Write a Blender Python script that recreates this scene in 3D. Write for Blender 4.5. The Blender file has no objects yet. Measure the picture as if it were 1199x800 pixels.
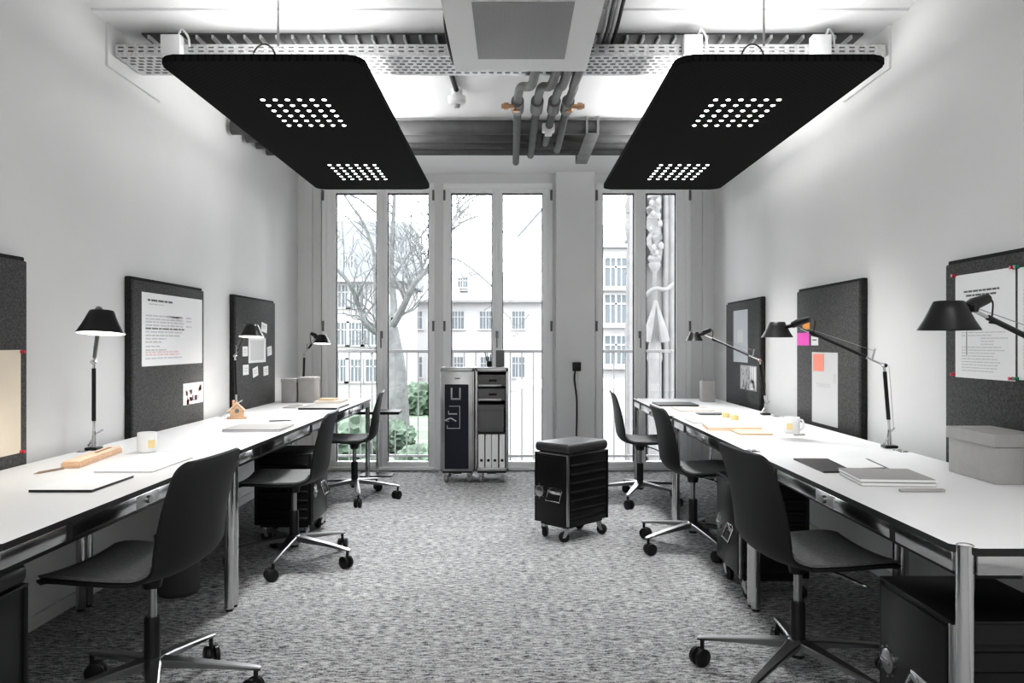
import bpy, bmesh, math, random
from mathutils import Vector, Matrix
random.seed(7)
S = bpy.context.scene
C = S.collection
PI = math.pi
F, HZ, CX, EYE = 920.0, 402.0, 599.5, 1.247     # focal length in px, horizon row, centre column, eye height
DT = 0.74                                        # desk height

def P(x, y, d): return Vector(((x - CX) * d / F, d, EYE - (y - HZ) * d / F))
def D(x, y, z=DT):
    d = (EYE - z) * F / (y - HZ)
    return Vector(((x - CX) * d / F, d, z))

# ------------------------------------------------------------------ materials
MATS = {}
def mat(name, col, rough=0.5, metal=0.0, noise=0.0, nscale=8.0, stretch=(1, 1, 1), bump=0.0, bscale=200.0, emit=0.0, spec=0.5, coat=0.0):
    m = bpy.data.materials.new(name); m.use_nodes = True
    nt = m.node_tree; b = nt.nodes['Principled BSDF']
    if not isinstance(col, tuple): col = (col, col, col)
    b.inputs['Base Color'].default_value = (*col, 1)
    b.inputs['Roughness'].default_value = rough
    b.inputs['Metallic'].default_value = metal
    b.inputs['Specular IOR Level'].default_value = spec
    b.inputs['Coat Weight'].default_value = coat
    if emit:
        b.inputs['Emission Color'].default_value = (*col, 1)
        b.inputs['Emission Strength'].default_value = emit
    if noise or bump:
        tc = nt.nodes.new('ShaderNodeTexCoord'); mp = nt.nodes.new('ShaderNodeMapping')
        mp.inputs['Scale'].default_value = stretch
        nt.links.new(tc.outputs['Object'], mp.inputs['Vector'])
    if noise:
        n = nt.nodes.new('ShaderNodeTexNoise'); n.inputs['Scale'].default_value = nscale; n.inputs['Detail'].default_value = 4
        nt.links.new(mp.outputs['Vector'], n.inputs['Vector'])
        r = nt.nodes.new('ShaderNodeValToRGB')
        lo = tuple(max(0, c * (1 - noise)) for c in col); hi = tuple(min(1, c * (1 + noise)) for c in col)
        r.color_ramp.elements[0].position = 0.3; r.color_ramp.elements[1].position = 0.7
        r.color_ramp.elements[0].color = (*lo, 1); r.color_ramp.elements[1].color = (*hi, 1)
        nt.links.new(n.outputs['Fac'], r.inputs['Fac']); nt.links.new(r.outputs['Color'], b.inputs['Base Color'])
    if bump:
        n2 = nt.nodes.new('ShaderNodeTexNoise'); n2.inputs['Scale'].default_value = bscale; n2.inputs['Detail'].default_value = 2
        nt.links.new(mp.outputs['Vector'], n2.inputs['Vector'])
        bp = nt.nodes.new('ShaderNodeBump'); bp.inputs['Strength'].default_value = bump; bp.inputs['Distance'].default_value = 0.002
        nt.links.new(n2.outputs['Fac'], bp.inputs['Height']); nt.links.new(bp.outputs['Normal'], b.inputs['Normal'])
    MATS[name] = m
    return m

WALL = mat('wall_paint', (0.72, 0.72, 0.715), 0.85, noise=0.03, nscale=1.5, bump=0.15, bscale=120)
CEIL = mat('ceiling_paint', 0.80, 0.8, noise=0.02, nscale=2)
REVEAL = mat('window_wall_paint', 0.74, 0.8, noise=0.02, nscale=2)
FRAME = mat('window_frame_paint', 0.90, 0.45)
HINGE = mat('hinge_grey', 0.22, 0.4, 0.3)
DESKW = mat('white_laminate', 0.80, 0.38, noise=0.01, nscale=3)
EDGE = mat('black_edge', 0.018, 0.5)
CHROME = mat('chrome', 0.60, 0.12, 1.0)
RAIL = mat('brushed_rail', 0.50, 0.15, 1.0, noise=0.25, nscale=3, stretch=(1, 1, 6))
ALU = mat('polished_aluminium', 0.42, 0.32, 1.0)
ALUD = mat('satin_aluminium', 0.50, 0.35, 0.9, noise=0.08, nscale=12)
SHELL = mat('charcoal_plastic', 0.018, 0.5, spec=0.35)
PADM = mat('seat_cover', 0.15, 0.75, noise=0.15, nscale=60)
BLACKP = mat('black_plastic', 0.012, 0.4)
RUBBER = mat('black_rubber', 0.010, 0.35)
BLACKG = mat('black_gloss', 0.008, 0.5)
BLACKT = mat('black_trolley_sheet', 0.010, 0.33, spec=0.4)
LEATHER = mat('dark_leather', 0.055, 0.42, bump=0.25, bscale=250)
FELT = mat('charcoal_felt', 0.085, 0.95, noise=0.4, nscale=110, bump=0.4, bscale=300)
FELTE = mat('dark_felt_edge', 0.030, 0.95, noise=0.4, nscale=60)
PAPER = mat('paper', 0.86, 0.8)
PAPERB = mat('beige_paper', (0.72, 0.64, 0.52), 0.8, noise=0.05, nscale=4)
PAPERG = mat('grey_print', 0.42, 0.8, noise=0.2, nscale=20)
INK = mat('ink', 0.16, 0.8)
INKL = mat('pale_ink', 0.56, 0.8)
INKR = mat('red_ink', (0.76, 0.58, 0.59), 0.8)
INKB = mat('lilac_ink', (0.60, 0.59, 0.63), 0.8)
PIN_R = mat('red_pin', (0.55, 0.03, 0.07), 0.35)
PIN_G = mat('green_pin', (0.01, 0.20, 0.13), 0.35)
ORANGE = mat('orange_paper', (0.95, 0.36, 0.05), 0.7)
PINK = mat('pink_paper', (0.90, 0.10, 0.55), 0.7)
SALMON = mat('salmon_paper', (0.93, 0.27, 0.20), 0.7)
WOOD = mat('light_wood', (0.64, 0.41, 0.26), 0.6, noise=0.22, nscale=12, stretch=(1, 12, 12))
WOODL = mat('pale_wood', (0.85, 0.62, 0.45), 0.6, noise=0.1, nscale=12)
PORC = mat('porcelain', 0.82, 0.18)
YELL = mat('yellow_print', (0.80, 0.64, 0.30), 0.35)
TAN = mat('kraft_cover', (0.68, 0.50, 0.33), 0.7)
CREAM = mat('cream_paper', (0.80, 0.73, 0.63), 0.75)
GREYC = mat('grey_cover', (0.36, 0.35, 0.34), 0.6)
GREYB = mat('grey_board', (0.38, 0.375, 0.365), 0.7, noise=0.04, nscale=20)
GREYD = mat('mid_grey_board', 0.20, 0.7)
SILVER = mat('silver_shell', 0.58, 0.35, 0.6)
DARKC = mat('dark_cover', 0.045, 0.5)
NAVY = mat('navy_panel', (0.010, 0.015, 0.030), 0.4)
LOGOW = mat('pale_lettering', 0.50, 0.6)
LAMPB = mat('lamp_black', 0.014, 0.32)
LAMPW = mat('lamp_inside', (0.9, 0.88, 0.84), 0.5, emit=1.6)
BULB = mat('lamp_bulb', (1.0, 0.95, 0.86), 0.4, emit=14)
LED = mat('led_white', (1.0, 0.99, 0.97), 0.4, emit=6)
GALV = mat('galvanised_steel', 0.62, 0.32, 0.8, noise=0.2, nscale=60)
SLOT = mat('slot_dark', 0.12, 0.6)
DUCTG = mat('duct_grey', 0.13, 0.6, noise=0.1, nscale=4)
INSUL = mat('pipe_insulation', 0.10, 0.65, noise=0.12, nscale=10)
COPPER = mat('copper', (0.52, 0.34, 0.23), 0.35, 0.6)
HOSE = mat('hose_grey', 0.21, 0.6, noise=0.1, nscale=10)
CABLEG = mat('grey_cable', 0.30, 0.5)
WHITEP = mat('white_plastic', 0.72, 0.4)
ACBODY = mat('unit_casing', 0.74, 0.5)
CABLE = mat('dark_cable', 0.02, 0.5)
CABLEW = mat('white_cable', 0.6, 0.5)
WIRE = mat('steel_wire', 0.3, 0.4, 0.8)
BIN = mat('bin_grey', 0.07, 0.5)
STONE = mat('pale_stone', 0.095, 0.85, noise=0.12, nscale=6, bump=0.4, bscale=30)
HOUSEW = mat('house_render', 0.25, 0.9, noise=0.02, nscale=0.5)
HOUSEP = mat('house_pane', (0.085, 0.10, 0.11), 0.6, spec=0.1)
HOUSET = mat('house_trim', 0.24, 0.8)
ROOFP = mat('pale_roof', (0.20, 0.205, 0.21), 0.8)
ROOFG = mat('slate_roof', (0.105, 0.117, 0.127), 0.8, noise=0.08, nscale=6, stretch=(1, 1, 12))
BARK = mat('pale_bark', (0.080, 0.084, 0.084), 0.9, noise=0.3, nscale=3)
LAWN = mat('lawn_grass', (0.085, 0.122, 0.080), 0.9, noise=0.35, nscale=0.5, stretch=(0.4, 2, 1))
GRAVEL = mat('gravel_ground', 0.15, 0.9, noise=0.2, nscale=1)
HEDGE = mat('bush_leaves', (0.050, 0.075, 0.052), 0.9, noise=0.5, nscale=2)
RAILM = mat('railing_paint', 0.16, 0.5)
TERR = mat('terrace_render', 0.20, 0.9)

def glass_mat():
    m = bpy.data.materials.new('window_glass'); m.use_nodes = True; nt = m.node_tree
    for n in list(nt.nodes): nt.nodes.remove(n)
    o = nt.nodes.new('ShaderNodeOutputMaterial'); t = nt.nodes.new('ShaderNodeBsdfTransparent'); g = nt.nodes.new('ShaderNodeBsdfGlossy')
    g.inputs['Roughness'].default_value = 0.02
    mx = nt.nodes.new('ShaderNodeMixShader'); fr = nt.nodes.new('ShaderNodeFresnel'); fr.inputs['IOR'].default_value = 1.35
    t.inputs['Color'].default_value = (0.98, 0.98, 0.98, 1)
    nt.links.new(fr.outputs[0], mx.inputs[0]); nt.links.new(t.outputs[0], mx.inputs[1]); nt.links.new(g.outputs[0], mx.inputs[2])
    nt.links.new(mx.outputs[0], o.inputs['Surface'])
    return m
GLASS = glass_mat()

def carpet_mat():
    m = bpy.data.materials.new('woven_carpet'); m.use_nodes = True; nt = m.node_tree; b = nt.nodes['Principled BSDF']
    b.inputs['Roughness'].default_value = 0.95; b.inputs['Specular IOR Level'].default_value = 0.15
    tc = nt.nodes.new('ShaderNodeTexCoord')
    def noise(scale, stretch, detail):
        mp = nt.nodes.new('ShaderNodeMapping'); mp.inputs['Scale'].default_value = stretch
        n = nt.nodes.new('ShaderNodeTexNoise'); n.inputs['Scale'].default_value = scale; n.inputs['Detail'].default_value = detail
        n.inputs['Roughness'].default_value = 0.65
        nt.links.new(tc.outputs['Object'], mp.inputs['Vector']); nt.links.new(mp.outputs['Vector'], n.inputs['Vector'])
        return n
    a = noise(1.0, (24, 75, 1), 4); c = noise(1.0, (3.5, 14, 1), 3); d = noise(1.0, (130, 170, 1), 2)
    m1 = nt.nodes.new('ShaderNodeMix'); m1.inputs[0].default_value = 0.14
    nt.links.new(a.outputs['Fac'], m1.inputs[2]); nt.links.new(c.outputs['Fac'], m1.inputs[3])
    m2 = nt.nodes.new('ShaderNodeMix'); m2.inputs[0].default_value = 0.35
    nt.links.new(m1.outputs[0], m2.inputs[2]); nt.links.new(d.outputs['Fac'], m2.inputs[3])
    r = nt.nodes.new('ShaderNodeValToRGB')
    r.color_ramp.elements[0].position = 0.41; r.color_ramp.elements[0].color = (0.05, 0.05, 0.052, 1)
    r.color_ramp.elements[1].position = 0.59; r.color_ramp.elements[1].color = (0.58, 0.58, 0.58, 1)
    nt.links.new(m2.outputs[0], r.inputs['Fac']); nt.links.new(r.outputs['Color'], b.inputs['Base Color'])
    bp = nt.nodes.new('ShaderNodeBump'); bp.inputs['Strength'].default_value = 0.6; bp.inputs['Distance'].default_value = 0.004
    nt.links.new(m2.outputs[0], bp.inputs['Height']); nt.links.new(bp.outputs['Normal'], b.inputs['Normal'])
    return m
CARPET = carpet_mat()

def dotted_mat(name, base, dot, scale, size, rough=0.8):
    # regular grid of round perforations in object space
    m = bpy.data.materials.new(name); m.use_nodes = True; nt = m.node_tree; b = nt.nodes['Principled BSDF']
    b.inputs['Roughness'].default_value = rough; b.inputs['Specular IOR Level'].default_value = 0.2
    tc = nt.nodes.new('ShaderNodeTexCoord'); mp = nt.nodes.new('ShaderNodeMapping')
    mp.inputs['Rotation'].default_value = (0, 0, PI / 4); mp.inputs['Scale'].default_value = (scale, scale, scale)
    nt.links.new(tc.outputs['Object'], mp.inputs['Vector'])
    v = nt.nodes.new('ShaderNodeTexVoronoi'); v.voronoi_dimensions = '2D'; v.inputs['Randomness'].default_value = 0.0; v.inputs['Scale'].default_value = 1
    nt.links.new(mp.outputs['Vector'], v.inputs['Vector'])
    r = nt.nodes.new('ShaderNodeValToRGB'); e = r.color_ramp.elements
    e[0].position = size; e[0].color = (dot, dot, dot, 1); e[1].position = size + 0.08; e[1].color = (base, base, base, 1)
    nt.links.new(v.outputs['Distance'], r.inputs['Fac']); nt.links.new(r.outputs['Color'], b.inputs['Base Color'])
    return m
PANELM = dotted_mat('perforated_felt', 0.019, 0.007, 42, 0.26, 0.95)
GRILLE = dotted_mat('perforated_grille', 0.40, 0.22, 130, 0.30, 0.6)

# ------------------------------------------------------------------ mesh helpers
def B(): return bmesh.new()
def box(bm, c, s, bev=0.0, mi=0, rot=None, seg=2):
    t = bmesh.new()
    bmesh.ops.create_cube(t, size=1)
    bmesh.ops.scale(t, vec=s, verts=t.verts)
    if bev: bmesh.ops.bevel(t, geom=list(t.edges), offset=bev, segments=seg, affect='EDGES', profile=0.5)
    if rot is not None: bmesh.ops.transform(t, matrix=rot, verts=t.verts)
    bmesh.ops.translate(t, vec=c, verts=t.verts)
    merge(bm, t, mi)
def box2(bm, a, b, bev=0.0, mi=0):
    a, b = Vector(a), Vector(b)
    box(bm, (a + b) / 2, tuple(abs(v) for v in (b - a)), bev, mi)
def merge(bm, t, mi=0):
    vm = {v: bm.verts.new(v.co) for v in t.verts}
    for f in t.faces:
        try:
            nf = bm.faces.new([vm[v] for v in f.verts]); nf.material_index = mi if mi else f.material_index
        except ValueError: pass
    t.free()
def frame_of(d):
    d = d.normalized(); up = Vector((0, 0, 1)) if abs(d.z) < 0.95 else Vector((1, 0, 0))
    x = d.cross(up).normalized(); return x, x.cross(d).normalized()
def tube(bm, pts, r, seg=10, mi=0, caps=True):
    pts = [Vector(p) for p in pts]; n = len(pts)
    rs = r if isinstance(r, (list, tuple)) else [r] * n
    rings = []; px = None
    for i, p in enumerate(pts):
        d = (pts[min(i + 1, n - 1)] - pts[max(i - 1, 0)])
        if d.length < 1e-9: d = Vector((0, 0, 1))
        d.normalize()
        if px is None: x, y = frame_of(d)
        else:
            x = (px - d * px.dot(d)); x = x.normalized() if x.length > 1e-6 else frame_of(d)[0]; y = d.cross(x)
        px = x
        y = d.cross(x)
        rings.append([bm.verts.new(p + (x * math.cos(a) + y * math.sin(a)) * rs[i]) for a in [2 * PI * k / seg for k in range(seg)]])
    for a, b in zip(rings, rings[1:]):
        for k in range(seg):
            f = bm.faces.new((a[k], a[(k + 1) % seg], b[(k + 1) % seg], b[k])); f.material_index = mi
    if caps:
        for ring in (rings[0][::-1], rings[-1]):
            f = bm.faces.new(ring); f.material_index = mi
def lathe(bm, prof, seg=28, c=(0, 0, 0), M=None, mi=0):
    rings = []
    T = Matrix.Translation(c) if M is None else M
    for r, z in prof:
        if r < 1e-6: rings.append([bm.verts.new(T @ Vector((0, 0, z)))])
        else: rings.append([bm.verts.new(T @ Vector((r * math.cos(2 * PI * k / seg), r * math.sin(2 * PI * k / seg), z))) for k in range(seg)])
    for a, b in zip(rings, rings[1:]):
        for k in range(seg):
            k2 = (k + 1) % seg
            vs = [a[k % len(a)], a[k2 % len(a)], b[k2 % len(b)], b[k % len(b)]]
            u = []
            for v in vs:
                if v not in u: u.append(v)
            if len(u) > 2:
                f = bm.faces.new(u); f.material_index = mi
def prism(bm, pts, z0, z1, mi=0, M=None, bev=0):
    t = bmesh.new()
    lo = [t.verts.new((x, y, z0)) for x, y in pts]; hi = [t.verts.new((x, y, z1)) for x, y in pts]; n = len(pts)
    t.faces.new(lo[::-1]); t.faces.new(hi)
    for i in range(n): t.faces.new((lo[i], lo[(i + 1) % n], hi[(i + 1) % n], hi[i]))
    if bev:
        es = [e for e in t.edges if abs(e.verts[0].co.z - e.verts[1].co.z) < 1e-6]
        bmesh.ops.bevel(t, geom=es, offset=bev, segments=2, affect='EDGES')
    if M is not None: bmesh.ops.transform(t, matrix=M, verts=t.verts)
    merge(bm, t, mi)
def rrect(w, h, r, n=5):
    out = []
    for cx, cy, a0 in ((w / 2 - r, h / 2 - r, 0), (-w / 2 + r, h / 2 - r, 90), (-w / 2 + r, -h / 2 + r, 180), (w / 2 - r, -h / 2 + r, 270)):
        for k in range(n + 1):
            a = math.radians(a0 + 90 * k / n); out.append((cx + r * math.cos(a), cy + r * math.sin(a)))
    return out
def smooth_path(pts, n=8):
    pts = [Vector(p) for p in pts]; out = []
    for i in range(len(pts) - 1):
        p0, p1, p2, p3 = pts[max(i - 1, 0)], pts[i], pts[i + 1], pts[min(i + 2, len(pts) - 1)]
        for k in range(n):
            t = k / n
            out.append(0.5 * ((2 * p1) + (-p0 + p2) * t + (2 * p0 - 5 * p1 + 4 * p2 - p3) * t * t + (-p0 + 3 * p1 - 3 * p2 + p3) * t ** 3))
    out.append(pts[-1]); return out
def obj(name, bm, mats, parent=None, loc=None, smooth=True, ang=35, rotz=None):
    bmesh.ops.recalc_face_normals(bm, faces=bm.faces)
    if smooth:
        lim = math.radians(ang)
        for f in bm.faces: f.smooth = True
        for e in bm.edges:
            if len(e.link_faces) == 2 and e.calc_face_angle(0) > lim: e.smooth = False
    me = bpy.data.meshes.new(name); bm.to_mesh(me); bm.free()
    for m in (mats if isinstance(mats, (list, tuple)) else [mats]): me.materials.append(m)
    o = bpy.data.objects.new(name, me); C.objects.link(o)
    if parent is not None: o.parent = parent
    if loc is not None: o.location = loc
    if rotz is not None: o.rotation_euler[2] = rotz
    return o
def tag(o, label, cat, group=None):
    o['label'] = label; o['category'] = cat
    if group: o['group'] = group
    return o
def thing(name, label, cat, loc=(0, 0, 0), rotz=0, group=None):
    o = bpy.data.objects.new(name, None); C.objects.link(o); o.location = loc; o.rotation_euler = (0, 0, rotz)
    o.empty_display_size = 0.1
    return tag(o, label, cat, group)
def struct(name, bm, m, parent=None, loc=None, smooth=False):
    o = obj(name, bm, m, parent, loc, smooth)
    if parent is None: o['kind'] = 'structure'
    return o
def kids(o): return [c for c in C.objects if c.parent == o]
def dup(o, parent=None):
    c = o.copy(); C.objects.link(c)
    if parent is not None: c.parent = parent
    for k in kids(o): dup(k, c)
    return c

# ------------------------------------------------------------------ room shell
XL, XR, YB, ZC, YF = -2.09, 1.97, 7.70, 2.91, -2.2
bm = B(); box2(bm, (XL - .2, YF - .2, -0.12), (XR + .2, YB + .12, 0)); struct('floor', bm, CARPET)
bm = B(); box2(bm, (XL - .2, YF - .2, ZC), (XR + .2, YB + .12, ZC + .15)); struct('ceiling', bm, CEIL)
bm = B(); box2(bm, (XL - .2, YF - .2, 0), (XL, YB + .12, ZC)); struct('wall_left', bm, WALL)
bm = B(); box2(bm, (XR, YF - .2, 0), (XR + .2, YB + .12, ZC)); struct('wall_right', bm, WALL)
bm = B(); box2(bm, (XL, YF - .2, 0), (XR, YF, ZC)); struct('wall_front', bm, WALL)
# window wall: lintel, jambs, post, protruding column
WZ1 = 2.815
bx = lambda px: (px - CX) * YB / F
bm = B()
box2(bm, (XL, YB, WZ1), (XR, YB + .12, ZC))
box2(bm, (XL, YB, 0), (bx(376), YB + .12, WZ1))
box2(bm, (bx(808), YB, 0), (XR, YB + .12, WZ1))
box2(bm, (bx(646), YB, 0), (bx(698), YB + .12, WZ1))
box2(bm, (bx(504.5), YB, 0), (bx(522), YB + .12, WZ1))
struct('wall_back', bm, REVEAL)
bm = B(); box2(bm, ((651.5 - CX) * 7.56 / F, 7.56, 0), ((696.5 - CX) * 7.56 / F, YB, ZC)); struct('wall_column', bm, REVEAL)
bm = B(); box2(bm, (XL, YB - .035, 0), (bx(366.5), YB, ZC)); struct('trim_1', bm, REVEAL)
bm = B(); box2(bm, (bx(822), YB - .035, 0), (XR, YB, ZC)); struct('trim_2', bm, REVEAL)
# thin upper wall linings and ceiling seam
bm = B(); box2(bm, (XL, 4.04, 2.675), (XL + .013, 4.65, ZC)); struct('trim_3', bm, WALL)
bm = B(); box2(bm, (XR - .013, 4.08, 2.675), (XR, 4.65, ZC)); struct('trim_4', bm, WALL)
bm = B(); box2(bm, (XL, 3.90, ZC - .012), (XR, 7.6, ZC)); struct('trim_5', bm, CEIL)
for nm, x0, x1 in (('baseboard_left', XL, XL + .012), ('baseboard_right', XR - .012, XR)):
    bm = B(); box2(bm, (x0, YF, 0), (x1, YB - .04, .06)); struct(nm, bm, WALL)

def window(n, panes, x0, x1, handle_px):
    root = bpy.data.objects.new('window_%d' % n, None); C.objects.link(root); root['kind'] = 'structure'
    root.location = (bx((x0 + x1) / 2), YB, 0)
    ox = root.location.x
    z0, z1 = 0.0, WZ1
    X = lambda px: bx(px) - ox
    # outer frame
    bm = B(); w = 0.05
    box2(bm, (X(x0), -.01, z0), (X(x0) + w, .09, z1), .004); box2(bm, (X(x1) - w, -.01, z0), (X(x1), .09, z1), .004)
    box2(bm, (X(x0) + .002, -.0135, z1 - .05), (X(x1) - .002, .088, z1 - .001), .004); box2(bm, (X(x0) + .002, -.0135, z0 + .001), (X(x1) - .002, .088, z0 + .035), .004)
    obj('window_frame', bm, FRAME, root)
    gz0, gz1 = EYE - (541 - HZ) * YB / F, EYE + (HZ - 226) * YB / F
    for i, (a, b) in enumerate(panes):
        la = (X(x0) + .03) if i == 0 else (X(panes[i - 1][1]) + X(a)) / 2 + .002
        rb = (X(x1) - .03) if i == len(panes) - 1 else (X(b) + X(panes[i + 1][0])) / 2 - .002
        bm = B()
        box2(bm, (la, .0, z0 + .03), (X(a), .07, z1 - .03), .006); box2(bm, (X(b), .0, z0 + .03), (rb, .07, z1 - .03), .006)
        box2(bm, (X(a) - .01, .002, z0 + .032), (X(b) + .01, .068, gz0), .003); box2(bm, (X(a) - .01, .002, gz1), (X(b) + .01, .068, z1 - .032), .003)
        s = obj('sash', bm, FRAME, root)
        bm = B()   # dark gasket round the pane
        for q in ((X(a), X(a) + .009), (X(b) - .009, X(b))): box2(bm, (q[0], .022, gz0), (q[1], .05, gz1))
        box2(bm, (X(a), .022, gz1 - .012), (X(b), .05, gz1)); obj('gasket', bm, EDGE, s)
        bm = B(); box2(bm, (X(a) - .004, .034, gz0 - .004), (X(b) + .004, .040, gz1 + .004)); obj('pane', bm, GLASS, s)
    bm = B(); mx = (X(panes[0][1]) + X(panes[1][0])) / 2; box2(bm, (mx - .016, -.008, z0 + .034), (mx + .016, .004, z1 - .034), .003); obj('cover_strip', bm, FRAME, root)
    bm = B(); hz = EYE + (HZ - 392) * YB / F; hx = X(handle_px)
    box(bm, (hx, -.012, hz), (.026, .02, .07), .004); tube(bm, [(hx, -.02, hz + .012), (hx, -.05, hz + .012), (hx, -.055, hz - .13)], .008)
    obj('handle', bm, HINGE, root)
    for hxp in (x0 + 1.5, x1 - 1.5):
        for hy in (229, 382):
            bm = B(); z = EYE + (HZ - hy) * YB / F
            tube(bm, [(X(hxp), -.016, z - .05), (X(hxp), -.016, z + .05)], .011); obj('hinge', bm, HINGE, root)
window(1, [(393, 441), (453.5, 502)], 377, 509, 447)
window(2, [(528, 576.5), (588, 635.5)], 519, 647, 582)
window(3, [(705.5, 742.5), (756, 791.5)], 697, 809, 749)

# ------------------------------------------------------------------ desks
FXL, FXR = -1.287, 1.105
def make_desk(name, label, x_front, side, y0, y1, group):
    # local frame: origin at the centre of the footprint; side=+1 means the wall is at +x
    xb = x_front + side * .75
    root = thing(name, label, 'desk', ((x_front + xb) / 2, (y0 + y1) / 2, 0), 0, group)
    L = y1 - y0; W = .75
    bm = B(); c = .048
    poly = [(-W / 2, -L / 2 + c), (-W / 2 + c, -L / 2), (W / 2 - c, -L / 2), (W / 2, -L / 2 + c), (W / 2, L / 2 - c), (W / 2 - c, L / 2), (-W / 2 + c, L / 2), (-W / 2, L / 2 - c)]
    prism(bm, poly, DT - .019, DT)
    for f in bm.faces:
        if f.calc_center_median().z < DT - .001: f.material_index = 1
    obj('tabletop', bm, [DESKW, EDGE], root, smooth=False)
    bm = B(); z0, z1 = DT - .070, DT - .0205; i = .008
    for s in (-1, 1):
        box2(bm, (s * (W / 2 - i), -L / 2 + .05, z0), (s * (W / 2 - i - .022), L / 2 - .05, z1), .003)
        box2(bm, (-W / 2 + .05, s * (L / 2 - i), z0), (W / 2 - .05, s * (L / 2 - i - .022), z1), .003)
    obj('frame', bm, RAIL, root)
    fx = -side * (W / 2 - i)
    for yy in (-L / 2 + .36, L / 2 - .36):
        bm = B(); box2(bm, (fx - side * .002, yy - .014, z0), (fx + side * .004, yy + .014, z1)); obj('rail_clamp', bm, EDGE, root)
    bm = B(); box2(bm, (fx - side * .003, -.10, z0 + .004), (fx + side * .006, .06, z1 - .004), .002)
    so = obj('socket_plate', bm, SILVER, root)
    bm = B(); tube(bm, [(fx - side * .002, -.03, DT - .046), (fx - side * .016, -.03, DT - .046)], .014, 14); obj('socket_knob', bm, ALU, so)
    bm = B(); box2(bm, (-side * .30, -L / 2 + .12, DT - .112), (-side * .14, L / 2 - .12, DT - .074), .004)
    obj('cable_tray', bm, BLACKP, root)
    for sx in (-1, 1):
        for sy in (-1, 1):
            bm = B(); lx, ly = sx * (W / 2 - .030), sy * (L / 2 - .030)
            lathe(bm, [(0, .012), (.0215, .012), (.0215, DT + .001), (.019, DT + .003), (.0165, DT + .001), (.0165, DT - .012), (0, DT - .012)], 24, (lx, ly, 0))
            l = obj('leg', bm, CHROME, root)
            bm = B(); lathe(bm, [(0, 0), (.017, 0), (.017, .013), (0, .013)], 16, (lx, ly, 0)); obj('foot', bm, EDGE, l)
    return root
YJ = [1.938, 3.690, 5.440, 7.200]
gl = 'white work desks along the left wall'; gr = 'white work desks along the right wall'
lab_l = ['white desk on chrome legs nearest the camera on the left, under the wooden pencil case', 'white middle desk of the left row with the small wooden house on it', 'white far desk of the left row, ending beside the window']
lab_r = ['white desk nearest the camera on the right, carrying the big grey lidded box', 'white middle desk of the right row with the white mug and orange notebook', 'white far desk of the right row, ending beside the window']
for i in range(3):
    make_desk('desk', lab_l[i], FXL, -1, YJ[i] + .001, YJ[i + 1] - .001, gl)
    make_desk('desk', lab_r[i], FXR, 1, YJ[i] + .001, YJ[i + 1] - .001, gr)

# ------------------------------------------------------------------ swivel chairs (local: facing +x, column on the origin)
def make_chair(label):
    root = thing('swivel_chair', label, 'chair', group='dark swivel chairs at the desks')
    prof = smooth_path([(.285, 0, .447), (.262, 0, .468), (.20, 0, .474), (.05, 0, .468), (-.08, 0, .470), (-.140, 0, .488), (-.172, 0, .530), (-.183, 0, .60), (-.192, 0, .70), (-.206, 0, .80), (-.214, 0, .840), (-.225, 0, .862)], 5)
    n = len(prof); NW = 16
    # arc length parameter
    ss = [0]
    for a, b in zip(prof, prof[1:]): ss.append(ss[-1] + (b - a).length)
    T = ss[-1]
    def hw(s):
        base = .240 if s < .34 else .240 - .012 * min(1, (s - .34) / .4)
        e0 = min(1, s / .10); e1 = min(1, (T - s) / .06)
        base -= .075 * (1 - math.sqrt(max(0, 1 - (1 - e0) ** 2)))
        base -= .055 * (1 - math.sqrt(max(0, 1 - (1 - e1) ** 2)))
        return base
    def surf(scale, off, i0, i1):
        t = bmesh.new(); rows = []
        for i in range(i0, i1):
            p = prof[i]; d = (prof[min(i + 1, n - 1)] - prof[max(i - 1, 0)]).normalized()
            nrm = Vector((d.z, 0, -d.x)) # toward the sitter
            if nrm.z < 0 and i < n // 3: nrm = -nrm
            nrm = Vector((abs(d.z) if i > 4 else nrm.x, 0, abs(d.x))).normalized() if i > 4 else Vector((0, 0, 1))
            back = min(1, max(0, (ss[i] - .36) / .15)); w = hw(ss[i]) * scale
            row = []
            for k in range(NW + 1):
                v = -1 + 2 * k / NW
                lift = (.014 * v * v * (1 - back) + .042 * abs(v) ** 2.4 * back * (1 - .9 * min(1, max(0, (ss[i] - .55) / (T - .55))) ** 1.3)) + off
                q = p + nrm * lift; row.append(t.verts.new((q.x, v * w, q.z)))
            rows.append(row)
        for a, b in zip(rows, rows[1:]):
            for k in range(NW): t.faces.new((a[k], a[k + 1], b[k + 1], b[k]))
        return t
    t = surf(1, 0, 0, n); bmesh.ops.recalc_face_normals(t, faces=t.faces)
    bmesh.ops.solidify(t, geom=t.faces[:], thickness=.011)
    obj('seat_shell', t, SHELL, root, ang=60)
    i1 = next(i for i in range(n) if ss[i] > .47)
    t = surf(.95, .012, 2, i1); bmesh.ops.recalc_face_normals(t, faces=t.faces); bmesh.ops.solidify(t, geom=t.faces[:], thickness=.010)
    obj('seat_pad', t, PADM, root, ang=60)
    bm = B(); lathe(bm, [(0, .40), (.03, .40), (.036, .43), (.075, .452), (.075, .462), (0, .462)], 24); obj('seat_mount', bm, BLACKP, root)
    bm = B(); lathe(bm, [(0, .28), (.0155, .28), (.0155, .415), (0, .415)], 18); obj('gas_piston', bm, ALU, root)
    bm = B(); lathe(bm, [(0, .09), (.024, .09), (.026, .15), (.0265, .29), (.024, .297), (0, .297)], 20); obj('column_sleeve', bm, BLACKP, root)
    bm = B(); tube(bm, [(.03, -.02, .435), (.10, -.13, .425), (.15, -.20, .405)], .005, 8); obj('height_lever', bm, CHROME, root)
    base = obj('star_base', star_bm(), ALU, root)
    return root, base
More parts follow.
